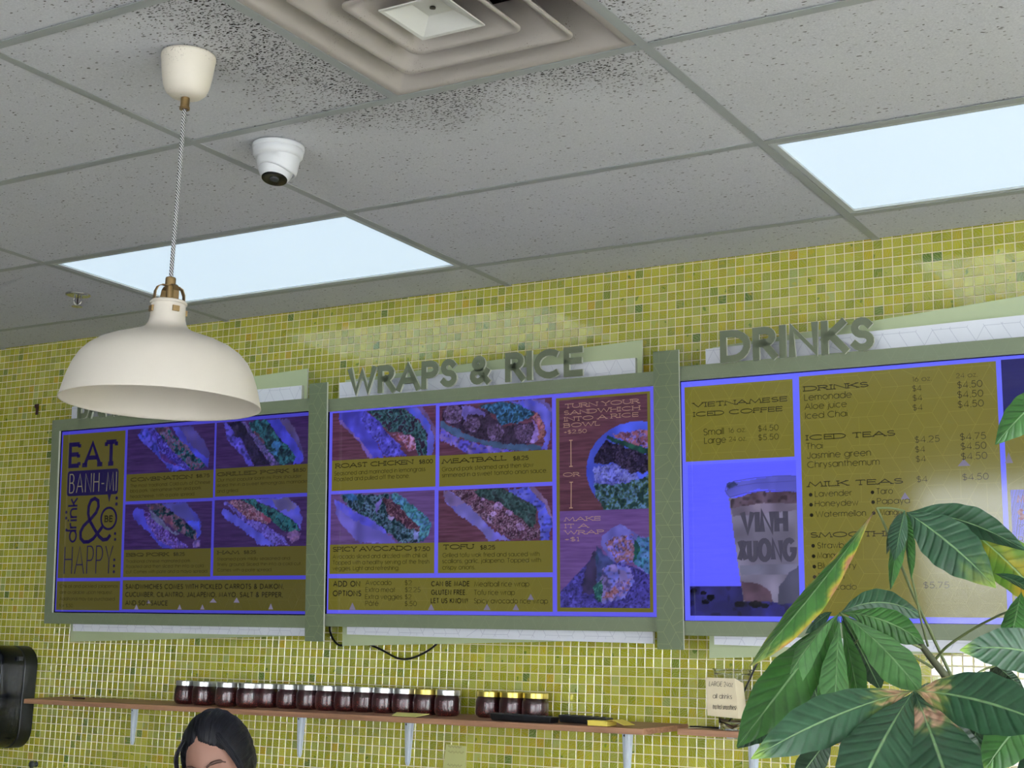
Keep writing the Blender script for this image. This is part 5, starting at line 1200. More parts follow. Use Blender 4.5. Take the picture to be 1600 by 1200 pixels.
for i, px in enumerate(front):
    y = {1: -.122, 2: -.136, 3: -.134}.get(i, -.092)
    P = onY(px, 1085+.045*(px-291), y); gold = i == 12
    if i == 0: lb = 'silver-lidded jar of dark red jam at the far left end of the long row'
    elif gold: lb = 'gold-lidded jar of dark red jam inside the row of silver-lidded jars'
    elif i == 13: lb = 'silver-lidded jar of dark red jam ending the long row on the right'
    elif i < 8: lb = 'silver-lidded jar of dark red jam, %s from the left in the front row' % ord_[i]
    else: lb = 'silver-lidded jar of dark red jam, %s to the left of the gold-lidded one' % ['', 'next', 'second', 'third', 'fourth'][12-i]
    make_jar(P.x, y, sz(P.x), gold, lb, 'jam jars in the long row on the shelf', R.uniform(-.3, .3))
for px, lb in ((335.5, 'silver-lidded jam jar half hidden behind the second and third jars of the row'), (372.5, 'silver-lidded jam jar half hidden behind the third and fourth jars of the row')):
    P = onY(px, 1080, -.0455); make_jar(P.x, -.0455, sz(P.x), False, lb, 'jam jars in the long row on the shelf')
for px, lb in ((764, 'gold-lidded jar of dark red jam, left of the separate group of three'), (800.5, 'gold-lidded jar of dark red jam, middle of the separate group of three'), (836.5, 'gold-lidded jar of dark red jam, right of the separate group of three')):
    P = onY(px, 1100, -.075); make_jar(P.x, -.075, sz(P.x), True, lb, 'three gold-lidded jam jars')

# things lying on the shelf
def sheet(mb, P, th=.0006):
    n = Vector((0, 0, th)); return mb.hexa([p for p in P]+[Vector(p)+n for p in P])
def remote(px0, px1, y, depth, h, label, keys):
    a = onY(px0, 1120, y); b_ = onY(px1, 1120, y); z = sz((a.x+b_.x)/2, y)+.002; t = thing('remote_control', ((a.x+b_.x)/2, y, z), label, 'remote control', 'black remote controls on the shelf')
    x0, x1 = a.x, b_.x
    MB().hexa([(x0+.006, y-.002, z), (x1-.004, y-.002, z), (x1-.004, y+depth, z), (x0+.006, y+depth, z), (x0, y-.004, z+h), (x1, y-.004, z+h*.86), (x1, y+depth, z+h*.86), (x0, y+depth, z+h)]).build('body', plain('remote_plastic', rgb(24, 24, 28), .3), t, bevel=.004, seg=3)
    mb = MB()
    for i in range(keys):
        for j in range(2):
            x = x0+.02+(x1-x0-.04)*i/(keys-1); zz = z+h*(1-.14*(x-x0)/(x1-x0)); yy = y+.012+j*.016
            MB().box((x-.004, yy-.004, zz-.0005), (x+.004, yy+.004, zz+.0018)).build('button', plain('remote_key', rgb(58, 58, 62), .5), t)
remote(765, 862, -.185, .048, .021, 'larger black remote control lying in front of the three gold-lidded jars', 7)
remote(872, 948, -.155, .045, .022, 'smaller black remote control lying beside the yellow folded note', 6)
M_YEL = plain('yellow_paper', rgb(236, 232, 140), .8, var=.02); M_YEL2 = plain('deep_yellow_paper', rgb(236, 214, 96), .8, var=.02)
a = onY(617, 1115, -.175); b_ = onY(655, 1117, -.175); c_ = sz(a.x, -.18)+.0008
t = tag(sheet(MB(), [Vector((a.x, -.19, c_)), Vector((b_.x, -.192, c_)), Vector((b_.x+.02, -.150, c_+.009)), Vector((a.x-.01, -.152, c_+.009))], .0016).build('sticky_note', M_YEL, None, origin=(a.x, -.18, c_)), 'pale yellow sticky note lying on the shelf in front of the jars', 'note')
a = onY(919, 1130, -.19); b_ = onY(955, 1130, -.19); e_ = onY(977, 1130, -.19); c_ = sz(a.x, -.19)+.0018; h_ = .017
mb = MB(); vs = []
for x, z in ((a.x-.001, .0126), ((a.x+b_.x)/2, .0128), (b_.x-.018, .0132), (b_.x-.006, h_*.92), (b_.x+.004, h_), (b_.x+.018, h_*.8), (e_.x, .004)):
    vs += [(x, -.196, c_+z), (x, -.13, c_+z+.001)]
n = len(vs); vs += [(x, y, z+.0010) for x, y, z in vs]; m_ = n//2
fs = []
for i in range(m_-1): fs += [(2*i, 2*i+2, 2*i+3, 2*i+1), (n+2*i, n+2*i+1, n+2*i+3, n+2*i+2), (2*i, n+2*i, n+2*i+2, 2*i+2), (2*i+1, 2*i+3, n+2*i+3, n+2*i+1)]
fs += [(0, 1, n+1, n), (n-2, 2*n-2, 2*n-1, n-1)]
mb.add(vs, fs); mb.v = [(x, y, z) for x, y, z in mb.v]
# pad under its left half rests on the shelf
mb.box((a.x, -.194, c_-.0005), (b_.x-.012, -.135, c_+.0125))
tag(mb.build('folded_note', M_YEL2, None, origin=(a.x, -.16, c_)), 'deep yellow folded note with a curled right half on the shelf', 'note')
P = onY(125, 1093, -.10)
tag(MB().tube([(P.x-.03, -.105, sz(P.x)+.0035), (P.x+.028, -.105, sz(P.x)+.0035)], .0035, 8).build('pencil', plain('pencil_dark', rgb(66, 40, 34), .5), None, origin=(P.x, -.105, sz(P.x))), 'short dark pencil lying at the left end of the shelf', 'pencil')

# handwriting
M_PEN = plain('pen_ink', rgb(70, 62, 58), .7, var=.02)
def scribble(mb, s, o, ex, ey, n, width, h, w, seed):
    rr = random.Random(seed); pls, tot = layout(s, .16, .45); k = width/tot
    for pl, ch in pls:
        vs, fs = ribbon([(x*k+rr.uniform(-.03, .03)*h+.12*y*h, y*h+rr.uniform(-.03, .03)*h) for x, y in pl], w)
        if fs: mb.add([o+ex*x+ey*y+n for x, y in vs], fs)
# display cups
mc, ntc2, bcc = newmat('clear_cup'); bcc.inputs['Base Color'].default_value = (.86, .88, .88, 1); bcc.inputs['Transmission Weight'].default_value = 1.0; bcc.inputs['Roughness'].default_value = .04; bcc.inputs['IOR'].default_value = 1.3
M_NOTE = plain('cream_note', rgb(222, 208, 176), .8, var=.03)
def cup(px, y, hgt, rt_, rb_, label, lines, note_px, colr):
    P = onY(px, 1130, y); x = P.x; z = CH-.1355
    t = thing('plastic_cup', (x, y, z), label, 'cup', 'clear display cups on the short shelf')
    prof = [(0, .004), (rb_-.003, .004), (rb_-.002, .0)]+[(rb_+(rt_-rb_)*k/10+(.0012 if k % 2 else 0), .002+hgt*k/10) for k in range(11)]
    prof += [(rt_+.004, hgt+.003), (rt_+.004, hgt+.006), (rt_-.001, hgt+.006)]+[(rb_+(rt_-rb_)*k/10-.0008+(.0012 if k % 2 else 0), .005+hgt*k/10) for k in range(10, 0, -1)]+[(0, .006)]
    MB().lathe(prof, (x, y, z), 40).build('cup_wall', mc, t, smooth=True)
    if lines:
        q = [onY(a, b_, y-rt_-.004) for a, b_ in note_px]; mb = MB(); n_ = (q[1]-q[0]).cross(q[3]-q[0]).normalized()
        if n_.y > 0: n_ = -n_
        mb.hexa([q[3], q[2], q[2]-n_*.001, q[3]-n_*.001, q[0], q[1], q[1]-n_*.001, q[0]-n_*.001])
        nt_ = mb.build('paper_note', colr, t); ex = (q[1]-q[0]); wd = ex.length; ex = ex.normalized(); ey = (q[0]-q[3]); hh = ey.length; ey = ey.normalized(); sc2 = MB()
        for i, (s_, f0, f1, hf) in enumerate(lines):
            scribble(sc2, s_, q[3]+ey*(hh*hf)+ex*(wd*f0), ex, ey, n_*.0012, wd*(f1-f0), hh*.12, .0011, i)
        so = sc2.build('handwriting', M_PEN, nt_); so['kind'] = 'stuff'
        return t, q
    return t, None
t, q = cup(1144, -.10, .158, .051, .034, 'clear plastic cup with a handwritten cream note reading LARGE 24oz', [('LARGE 24oz', .12, .92, .78), ('all drinks', .22, .86, .46), ('(no hot smoothies)', .2, .98, .18)], [(1102, 1058.5), (1148, 1060), (1154, 1123), (1105.5, 1118)], M_NOTE)
# the note folds round to the right
q2 = onY(1155, 1100, -.13)
mb = MB(); bk = Vector((.012, .03, 0)); mb.hexa([q[2], q[2]+bk, q[2]+bk+Vector((0, .001, 0)), q[2]+Vector((0, .001, 0)), q[1], q[1]+bk-Vector((0, 0, .012)), q[1]+bk-Vector((0, -.001, .012)), q[1]+Vector((0, .001, 0))]); mb.build('note_flap', M_NOTE, t)
tx = t.location.x; MB().tube([(tx-.012, -.095, CH-.12), (tx+.075, -.10, CH+.052)], .0028, 8).build('straw', plain('straw_black', rgb(20, 20, 20), .4), t)
cup(1208, -.10, .120, .044, .030, 'clear plastic cup with a white note reading 16oz, mostly behind the plant leaves', [('16oz', .35, .98, .62)], [(1178, 1088), (1222, 1082), (1229, 1120), (1182, 1124)], plain('white_note', rgb(222, 222, 206), .8, var=.02))
P0 = onY(1083, 1136, -.05)
tag(MB().tube(spline([(P0.x, -.07, CH-.1325), (P0.x+.03, -.075, CH-.1315), (P0.x+.055, -.08, CH-.1315), (P0.x+.085, -.06, CH-.1325), (P0.x+.09, -.03, CH-.1325)]), .0022, 6).build('thin_cable', plain('cable_black', rgb(14, 14, 14), .4), None, smooth=True, origin=P0), 'short thin black cable lying on the short shelf beside the cup', 'cable')

# cables under the middle board
M_CBL = plain('cable_black', rgb(14, 14, 14), .4)
pts = [(515, 972), (515.5, 985), (520, 998), (528, 1007), (535, 1008), (548, 1003), (566, 1003), (585, 1010), (603, 1019), (620, 1028), (634, 1030), (650, 1026), (668, 1017), (682, 1006), (692, 990)]
tag(MB().tube(spline([onY(a, b_, -.012 if 540 < a < 580 else -.020) for a, b_ in pts], 5), .0034, 8).build('power_cable', M_CBL, None, smooth=True, origin=(-.5, -.02, CH+.05)), 'black power cable looping out below the middle menu board', 'cable')

# paper notes and small fittings on the wall
q = [onY(a, b_, -.006) for a, b_ in ((697, 1163), (728.5, 1166), (726.5, 1206), (692, 1206))]
nt_ = thing('wall_note', (q[0]+q[2])/2, 'pale yellow-green paper note taped to the wall under the long shelf', 'note')
MB().hexa([q[3], q[2], q[2]+Vector((0, .001, 0)), q[3]+Vector((0, .001, 0)), q[0], q[1], q[1]+Vector((0, .001, 0)), q[0]+Vector((0, .001, 0))]).build('paper', plain('note_green', rgb(206, 208, 140), .8, var=.03), nt_)
sb = MB(); ex = Vector((1, 0, 0)); ey = Vector((0, 0, 1)); q3 = q[3]
for i, (s_, f, w_) in enumerate((('', .078, .05), ('', .062, .06), ('', .022, .055))):
    vs_, fs_ = ribbon([(w_*k/40, .003*math.sin(k*1.9+i)+.002*math.sin(k*.7)) for k in range(41)], .0011); sb.add([q3+ey*(f+y_)+ex*(.016+x_)+Vector((0, -.0006, 0)) for x_, y_ in vs_], fs_)
so = sb.build('handwriting', plain('pencil_mark', rgb(160, 152, 96), .8), nt_); so['kind'] = 'stuff'
P = onY(59.5, 640, 0)
ck = thing('wall_clip', (P.x, -.004, P.z-.02), 'small rusty brown metal clip on the mosaic wall at the left', 'clip')
MB().box((P.x-.006, -.007, P.z-.022), (P.x+.008, -.0036, P.z+.022)).box((P.x-.010, -.012, P.z+.006), (P.x+.008, -.007, P.z+.020)).build('plate', plain('rust', rgb(70, 42, 36), .7, .3, var=.3), ck, bevel=.001)
P = onY(58, 1194, 0)
hk = thing('wall_hook', (P.x, -.004, P.z), 'small grey round hook on the wall at the bottom left corner', 'hook')
MB().lathe([(0, .03), (.012, .030), (.014, .026), (.012, .020), (.006, .014), (.006, .004), (.010, .0036)], (P.x, 0, P.z), 20, axis=(0, -1, 0)).build('stud', plain('knob_grey', rgb(80, 84, 84), .4, .5), hk, smooth=True)

# towel dispenser
X0_, X1_, Z0_, Z1_, DD = -2.43, -2.062, CH-.345, CH+.036, .205
dsp = thing('towel_dispenser', ((X0_+X1_)/2, -.005, Z0_), 'glossy black paper towel dispenser at the left edge of the wall', 'dispenser')
def rbox(x0, x1, y0, y1, z0, z1, r, front=True, n=8):
    """box with rounded vertical and top edges in the XZ outline and a rounded front"""
    pts = []
    for cx, cz, a0 in ((x1-r, z1-r, 0), (x0+r, z1-r, 90), (x0+r, z0+r, 180), (x1-r, z0+r, 270)):
        for k in range(n+1):
            a = math.radians(a0+90*k/n); pts.append((cx+r*math.cos(a), cz+r*math.sin(a)))
    cxm, czm = (x0+x1)/2, (z0+z1)/2; vs = []; m = len(pts); rows = []
    rf = .05 if front else .004
    for k in range(7):
        a = k/6*PI/2; ins = rf*(1-math.cos(a)); y = y0+rf*(1-math.sin(a)); rows.append((ins, y))
    rows = [(0, y1)]+[(0, y0+rf)]+rows[0:0]+[(rf*(1-math.cos(k/6*PI/2)), y0+rf-rf*math.sin(k/6*PI/2)) for k in range(1, 7)]
    for ins, y in rows:
        for x, z in pts:
            sx = (abs(x-cxm)-ins)/abs(x-cxm) if abs(x-cxm) > ins else 0; szz = (abs(z-czm)-ins)/abs(z-czm) if abs(z-czm) > ins else 0
            vs.append((cxm+(x-cxm)*sx, y, czm+(z-czm)*szz))
    fs = []
    for j in range(len(rows)-1):
        for k in range(m): fs.append((j*m+k, j*m+(k+1) % m, (j+1)*m+(k+1) % m, (j+1)*m+k))
    fs += [tuple(range(m))[::-1], tuple((len(rows)-1)*m+k for k in range(m))]
    return MB().add(vs, fs)
M_DSP = plain('dispenser_black', rgb(12, 15, 22), .14, var=.05); M_DSP2 = plain('dispenser_back', rgb(20, 24, 28), .3, var=.05)
autosmooth(rbox(X0_, X1_, -.062, -.004, Z0_, Z1_, .072, False).build('back_case', M_DSP2, dsp), 35)
autosmooth(rbox(X0_+.002, X1_-.004, -DD, -.0645, Z0_+.002, Z1_-.001, .072, True).build('cover', M_DSP, dsp), 35)
MB().box((X1_-.005, -.10, CH-.02), (X1_+.001, -.075, CH-.004)).build('lock', plain('lock_grey', rgb(70, 72, 74), .4), dsp)

# ------------------------------------------------------------------ the woman behind the counter
SKIN = plain('skin', rgb(160, 119, 103), .5, var=.03, scale=20, spec=.35)
mh, nth, bh = newmat('dark_hair')
tc = nth.nodes.new('ShaderNodeTexCoord'); hw = N(nth, 'ShaderNodeTexNoise'); hw.inputs['Scale'].default_value = 1.0; hw.inputs['Detail'].default_value = 5
a_ = nth.nodes.new('ShaderNodeAttribute'); a_.attribute_name = 'Col'; L(nth, scaled(nth, a_.outputs['Color'], (90, 5, 5)), hw.inputs['Vector'])
L(nth, mix(nth, ramp(nth, hw.outputs[0], .3, .7), rgb(8, 8, 13), rgb(26, 26, 36)), bh.inputs['Base Color']); bh.inputs['Roughness'].default_value = .48; bh.inputs['Specular IOR Level'].default_value = .3; bump(nth, bh, hw.outputs[0], .6, .003)
PXY = Vector((.014, -1.258, 0)); az = math.radians(-70); F = Vector((math.cos(az), math.sin(az), 0)); S = Vector((-F.y, F.x, 0)); Z = Vector((0, 0, 1))     # F faces, S is her left
HC = Vector((.022, -1.248, CH-.2255))          # head centre
pit = math.radians(15); HF = (F*math.cos(pit)-Z*math.sin(pit)); HU = (Z*math.cos(pit)+F*math.sin(pit)); rl = math.radians(-14); HS = S.copy(); HU, HS = HU*math.cos(rl)+HS*math.sin(rl), HS*math.cos(rl)-HU*math.sin(rl)
def headpt(x, y, z): return HC+(HS*x+HF*y+HU*z)*.94      # x her left, y forward, z up
woman = thing('person', (PXY.x, PXY.y, 0), 'woman with dark tied-back hair looking down, only her head top showing below the shelf', 'person')
def head_r(d):
    """distance from the head centre along unit direction d=(x,y,z): skull, brow, nose, chin"""
    x, y, z = d
    r = 1.0/math.sqrt((x/.076)**2+(y/(.094))**2+(z/.112)**2)
    if y > 0:
        if z < -.1: r *= 1-.10*min(1, (-.1-z)/.7)*(abs(x)**.6)
        g = lambda cx, cz, s: math.exp(-(((x-cx)/s)**2+((z-cz)/s)**2))
        r += .016*math.exp(-((x/.13)**2+((z+.26)/.17)**2))            # nose
        r += .004*g(.0, -.55, .18)+.004*math.exp(-((x/.32)**2+((z-.10)/.08)**2))   # lips, brow
        r -= .008*(g(.30, -.04, .14)+g(-.30, -.04, .14))              # eye sockets
        r += .004*(g(.42, -.30, .2)+g(-.42, -.30, .2)); r += .006*math.exp(-((x/.25)**2+((z+.86)/.12)**2))
    return r
body = MB(); nA, nZ = 48, 34; vs = []; fs = []
for j in range(nZ+1):
    ph = PI*j/nZ-PI/2
    for k in range(nA):
        a = 2*PI*k/nA; d = (math.cos(ph)*math.sin(a), math.cos(ph)*math.cos(a), math.sin(ph)); r = head_r(d); vs.append(headpt(d[0]*r, d[1]*r, d[2]*r))
for j in range(nZ):
    for k in range(nA): fs.append((j*nA+k, j*nA+(k+1) % nA, (j+1)*nA+(k+1) % nA, (j+1)*nA+k))
body.add(vs, fs)
def ring(c, ex, ey, rx, ry, n=24): return [c+ex*(rx*math.cos(2*PI*k/n))+ey*(ry*math.sin(2*PI*k/n)) for k in range(n)]
def loft(mb, rings):
    n = len(rings[0]); vs = sum(rings, []); fs = []
    for j in range(len(rings)-1):
        for k in range(n): fs.append((j*n+k, j*n+(k+1) % n, (j+1)*n+(k+1) % n, (j+1)*n+k))
    fs += [tuple(range(n))[::-1], tuple((len(rings)-1)*n+k for k in range(n))]; return mb.add(vs, fs)
NB = HC-HU*.085-HF*.02
axis_pts = [(NB, .052, .055), (Vector((PXY.x, PXY.y, 1.235))-F*.02, .053, .056), (Vector((PXY.x, PXY.y, 1.20))-F*.03, .085, .065), (Vector((PXY.x, PXY.y, 1.16))-F*.03, .165, .085), (Vector((PXY.x, PXY.y, 1.08))-F*.025, .168, .105),
            (Vector((PXY.x, PXY.y, .98))-F*.015, .145, .10), (Vector((PXY.x, PXY.y, .88)), .125, .09), (Vector((PXY.x, PXY.y, .78)), .155, .105), (Vector((PXY.x, PXY.y, .70)), .165, .11)]
loft(body, [ring(c, S, F, a, b_) for c, a, b_ in axis_pts])
for s in (1, -1):
    sh = Vector((PXY.x, PXY.y, 1.145))+S*s*.160-F*.03; el = sh+S*s*.05-Z*.26+F*.03; wr = el+F*.22-Z*.04-S*s*.05
    body.tube(spline([sh, (sh+el)/2, el, (el+wr)/2, wr], 4), [.046-.024*i/16 for i in range(17)], 14)
    pm = wr+F*.05; body.tube([wr, wr+F*.03, pm+F*.03], [.022, .034, .030], 12)
    for fi in range(4):
        b0 = pm+F*.02+S*s*(-.027+.018*fi); ln_ = (.062, .072, .068, .052)[fi]; body.tube([b0, b0+F*ln_*.5-Z*.004, b0+F*ln_-Z*.020], [.009, .0085, .006], 8)
    tb = wr+F*.03-S*s*.030; body.tube([tb, tb+F*.03-S*s*.018, tb+F*.055-S*s*.02-Z*.01], [.011, .010, .007], 8)
    hp = Vector((PXY.x, PXY.y, .74))+S*s*.085
    body.tube(spline([hp, hp-Z*.34+F*.01, hp-Z*.66], 5), [.085-.042*i/10 for i in range(11)], 14)
    body.tube([hp-Z*.68, hp-Z*.70+F*.07, hp-Z*.71+F*.15], [.04, .035, .024], 12)
bo = body.build('body', SKIN, woman, smooth=True)
md = bo.modifiers.new('merge', 'REMESH'); md.mode = 'VOXEL'; md.voxel_size = .006; md.use_smooth_shade = True
# clothing: dark shirt and trousers round the body
sh_ = MB(); loft(sh_, [ring(c, S, F, a+.012, b_+.012) for c, a, b_ in axis_pts[2:]])
for s in (1, -1):
    sh = Vector((PXY.x, PXY.y, 1.145))+S*s*.155-F*.03; el = sh+S*s*.05-Z*.26+F*.03; sh_.tube([sh, (sh+el)/2], [.066, .058], 16)
sh_.build('shirt', plain('shirt_cloth', rgb(60, 62, 70), .8, var=.1), woman, smooth=True)
tr_ = MB(); loft(tr_, [ring(Vector((PXY.x, PXY.y, z)), S, F, a, .122) for z, a in ((.80, .165), (.70, .18), (.66, .175))])
for s in (1, -1):
    hp = Vector((PXY.x, PXY.y, .74))+S*s*.085; tr_.tube([hp, hp-Z*.34+F*.01, hp-Z*.64], [.10, .075, .06], 18)
tr_.build('trousers', plain('trouser_cloth', rgb(36, 38, 46), .85, var=.1), woman, smooth=True)
# hair: a cap over the skull that stops at the hairline, drawn back from a parting
hv = MB(); nA, nZ = 160, 100; vs = []; cols = []; fs = []; part = -.10
for j in range(nZ+1):
    ph = PI*j/nZ-PI/2
    for k in range(nA):
        a = 2*PI*k/nA; d = (math.cos(ph)*math.sin(a), math.cos(ph)*math.cos(a), math.sin(ph)); x, y, z = d
        r = head_r((x, min(y, 0.0) if False else y, z)) if y < 0.2 else 1.0/math.sqrt((x/.076)**2+(y/.094)**2+(z/.112)**2)
        # hairline: high at the parting, falling away to the temples and ears
        line = .80-.62*abs(x-part)**1.4-.9*max(0, abs(x-.05)-.55)
        m = z-line if y > 0 else 1.0
        if y > 0 and abs(x) > .80: m = max(m, (abs(x)-.80)*4+.0)
        if y <= 0: m = min(1.0, (z+.75-.4*(-y))*3)
        th = .010*max(-1, min(1, m*5)); th += .006*max(0, z)+.004*max(0, -y)
        th -= .0045*math.exp(-((x-part)/.035)**2)*(1 if y > -.3 and z > .3 else 0)         # parting
        nz_ = mnoise.noise(Vector((x*9, y*3, z*9)))*.003; rr = r+th+(nz_ if th > 0 else 0)
        if th <= 0: rr = r-.004+th*.3
        vs.append(headpt(x*rr, y*rr, z*rr)); cols.append((abs(math.atan2(x-part, z+.3))*.6+.1, y*.5+.5, z*.5+.5, 1))
for j in range(nZ):
    for k in range(nA): fs.append((j*nA+k, j*nA+(k+1) % nA, (j+1)*nA+(k+1) % nA, (j+1)*nA+k))
hv.add(vs, fs); hv.c = cols; hv.usec = True
hair = hv.build('hair', mh, woman, smooth=True)
# tied knot low at the back and loose strands beside the face
bn = MB().col((.4, .4, .4, 1)); bn.lathe([(0, -.035)]+[(.036*math.cos(math.radians(t_)), .036*math.sin(math.radians(t_))) for t_ in range(-75, 76, 15)]+[(0, .035)], headpt(0, -.115, -.02), 24); bn.build('hair_knot', mh, hair, smooth=True)
st_ = MB().col((.3, .3, .3, 1)); rr = random.Random(3)
for side, base, n_ in ((1, .055, 7), (-1, -.064, 9)):
    for i in range(n_):
        x0 = base+rr.uniform(-.008, .010); sw = rr.uniform(.004, .022)*side
        st_.tube(spline([headpt(x0*.75, .060, .080), headpt(x0+.010*side, .072, .045), headpt(x0+.018*side+sw*.4, .066, .0), headpt(x0+.020*side+sw, .060, -.05), headpt(x0+.012*side+sw, .055, -.10)], 4), [.0016]*16+[.0004], 5)
so = st_.build('loose_strands', mh, hair, smooth=True); so['kind'] = 'stuff'
for s in (1, -1):
    p = [headpt(s*x, y, z) for x, y, z in ((.012, .0965, .010), (.026, .095, .016), (.042, .086, .016), (.054, .075, .008))]
    br = MB().tube(spline(p, 4), [.0024]*4+[.0042]*6+[.0016]*3, 8).build('eyebrow', plain('brow_brown', rgb(84, 58, 50), .7), woman, smooth=True)
    MB().tube(spline([headpt(s*x, y, z) for x, y, z in ((.016, .086, -.014), (.030, .086, -.017), (.044, .078, -.013))], 4), .0016, 6).build('lash_line', plain('brow_hair', rgb(48, 36, 32), .7), woman)
    MB().lathe([(0, .004), (.010, .003), (.014, 0), (.010, -.004), (0, -.004)], headpt(s*.079, -.004, -.012), 16, axis=(HS*s)).build('ear', SKIN, woman, smooth=True)
MB().tube(spline([headpt(-.022, .084, -.060), headpt(0, .093, -.058), headpt(.022, .084, -.060)], 4), [.002]+[.005]*7+[.002], 8).build('lips', plain('lip', rgb(150, 88, 82), .45), woman, smooth=True)

# ------------------------------------------------------------------ the plant
M_LEAF = leaf_mat(); M_STEM = plain('plant_stem', rgb(92, 104, 58), .55, var=.2, scale=60); M_BARK = plain('plant_trunk', rgb(74, 78, 52), .7, var=.3, scale=50, bmp=.3)
plant = thing('potted_plant', at(1500, 1100, 1.52).to_2d().to_3d(), 'tall green potted plant with long glossy leaflets, some yellow and brown, in front', 'plant')
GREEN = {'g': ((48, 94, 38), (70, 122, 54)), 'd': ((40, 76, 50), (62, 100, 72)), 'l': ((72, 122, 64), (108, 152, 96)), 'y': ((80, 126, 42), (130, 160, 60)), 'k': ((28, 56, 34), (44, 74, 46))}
SS = [-1, -.86, -.7, -.52, -.34, -.18, -.06, 0, .06, .18, .34, .52, .7, .86, 1]
def leaf(b, tpt, wpx, db, dt, kind='g', roll=0.0, arch=.10, fold=.25, marks='', peak=.52, side=0.0):
    """one leaflet: base and tip in space, widest at peak, folded along the midrib and arched"""
    Bp = at(b[0], b[1], db); Tp = at(tpt[0], tpt[1], dt); Lv = Tp-Bp; Ln = Lv.length; D = Lv.normalized(); W = wpx/2292.7*(db+dt)/2
    mid = (Bp+Tp)/2; n = (CAM-mid); n = (n-D*n.dot(D)).normalized(); s0 = D.cross(n).normalized(); n_ = n*math.cos(roll)+s0*math.sin(roll); s_ = D.cross(n_).normalized()
    NT = 40; NS = len(SS)-1; vs = []; cs = []; lf_ = []; fs = []; seed = R.random()*50; c0, c1 = GREEN[kind]; amp = W*.020; curl = R.uniform(-.02, .05)
    for i in range(NT+1):
        t = i/NT; w = (math.sin(PI*t**(math.log(.5)/math.log(peak))))**.92 if 0 < t < 1 else 0.0
        if t < .12: w *= .55+.45*t/.12
        w = max(w, .014)
        C = Bp+Lv*t+Z*(arch*Ln*4*t*(1-t))+s_*(side*Ln*4*t*(1-t))-n_*(curl*Ln*max(0, t-.7)**2*8)
        for s in SS:
            a = abs(s); h = -fold*W*.5*w*a**1.15+amp*w*math.sin(2*PI*(3.1*t+seed+.4*(s > 0)))*a**2
            edge = 1+.025*math.sin(t*36+seed+s*2)
            vs.append(C+s_*(s*W*.5*w*edge)+n_*h); lf_.append((t, s*.5+.5, 0, 1))
            nz = mnoise.noise(Vector((t*6+seed, s*2, seed)))*.5+.5; nf = mnoise.noise(Vector((t*30+seed, s*10, seed+9)))*.5+.5; nm = mnoise.noise(Vector((t*14+seed, s*5, seed+4)))*.5+.5
            q = [c0[m_]+(c1[m_]-c0[m_])*(.1+.8*nz) for m_ in range(3)]
            def blend(q, c, f): f = max(0, min(1, f)); return [x*(1-f)+y*f for x, y in zip(q, c)]
            if 'b' in marks: f = 1-abs(t-.12)/.16+(nm-.5)*1.5+(nf-.5)*.6; q = blend(q, (150, 160, 70), f*1.1); q = blend(q, (196, 160, 128), (f-.55)*3); q = blend(q, (150, 112, 84), (f-.8)*3*(nf > .55))
            if 'B' in marks: f = 1-abs(t-.26)/.13+(nm-.5)*1.3+(nf-.5)*.7; q = blend(q, (150, 160, 70), f*1.1); q = blend(q, (204, 164, 138), (f-.4)*4); q = blend(q, (150, 108, 86), (f-.7)*3*(nf > .55))
            if 't' in marks: f = (t-.66)/.3+(nz-.5)*1.5+(nf-.5)*.5+(s-.3)*.3; q = blend(q, (150, 160, 60), f*.8-.1)
            if 'T' in marks: f = (t-.88)/.10+(nf-.5); q = blend(q, (146, 180, 76), f)
            if 'e' in marks:
                f = (a*(1 if s < 0 else .75)-.62)/.30+(mnoise.noise(Vector((t*8+seed, 3, 1))))*2.2-.1; q = blend(q, (196, 178, 50), f); q = blend(q, (164, 112, 84), (f-.9)*2+(nf-.5))
                g = max((.20-t)*7, (t-.80)*3)+(nf-.5)*.8; q = blend(q, (176, 168, 90), g); q = blend(q, (150, 108, 84), (g-.5)*1.3)
            if 'v' in marks: q = blend(q, (196, 158, 40), (t-.35)*1.5+(nz-.5)*1.6); q = blend(q, (150, 100, 66), (t-.75)*4+(nf-.5))
            cs.append((lin(max(q[0], 0)), lin(max(q[1], 0)), lin(max(q[2], 0)), 1))
    for i in range(NT):
        for j in range(NS):
            k = i*(NS+1)+j; fs.append((k, k+1, k+NS+2, k+NS+1))
    mb = MB().add(vs, fs); mb.c = cs; mb.usec = True
    o = mb.build('leaf', M_LEAF, plant, smooth=True)
    ca = o.data.color_attributes.new('Leaf', 'FLOAT_COLOR', 'POINT'); ca.data.foreach_set('color', np.array(lf_, dtype=np.float32).ravel())
    return o
H1, H2, H0 = (1312, 958), (1428, 1079), (1370, 794)
D1, D2, D0 = 1.50, 1.36, 1.56
# top spray
leaf((1368, 796), (1171, 1042), 46, D0, 1.38, 'g', roll=.5, arch=-.02, fold=.6, marks='e', peak=.58)
leaf((1416, 800), (1556, 917), 80, D0, 1.50, 'd', roll=-.2, arch=.04, fold=.12, marks='tT', peak=.50)
leaf((1420, 800), (1604, 862), 52, D0+.03, 1.55, 'd', roll=.5, arch=.08, fold=.3)
leaf((1500, 818), (1648, 960), 74, D0+.05, 1.58, 'y', roll=.2, arch=.06, fold=.2, marks='v')
leaf((1553, 896), (1650, 948), 22, 1.52, 1.45, 'd', roll=.7, arch=.05, fold=.3)
leaf((1412, 798), (1391, 921), 23, D0-.01, 1.50, 'g', roll=.2, arch=.02, fold=.7)
leaf((1408, 799), (1386, 866), 15, D0, 1.52, 'k', roll=-.5, arch=.03, fold=.5)
leaf((1414, 798), (1398, 876), 30, D0-.02, 1.49, 'd', roll=-.2, arch=.04, fold=.8, peak=.45)
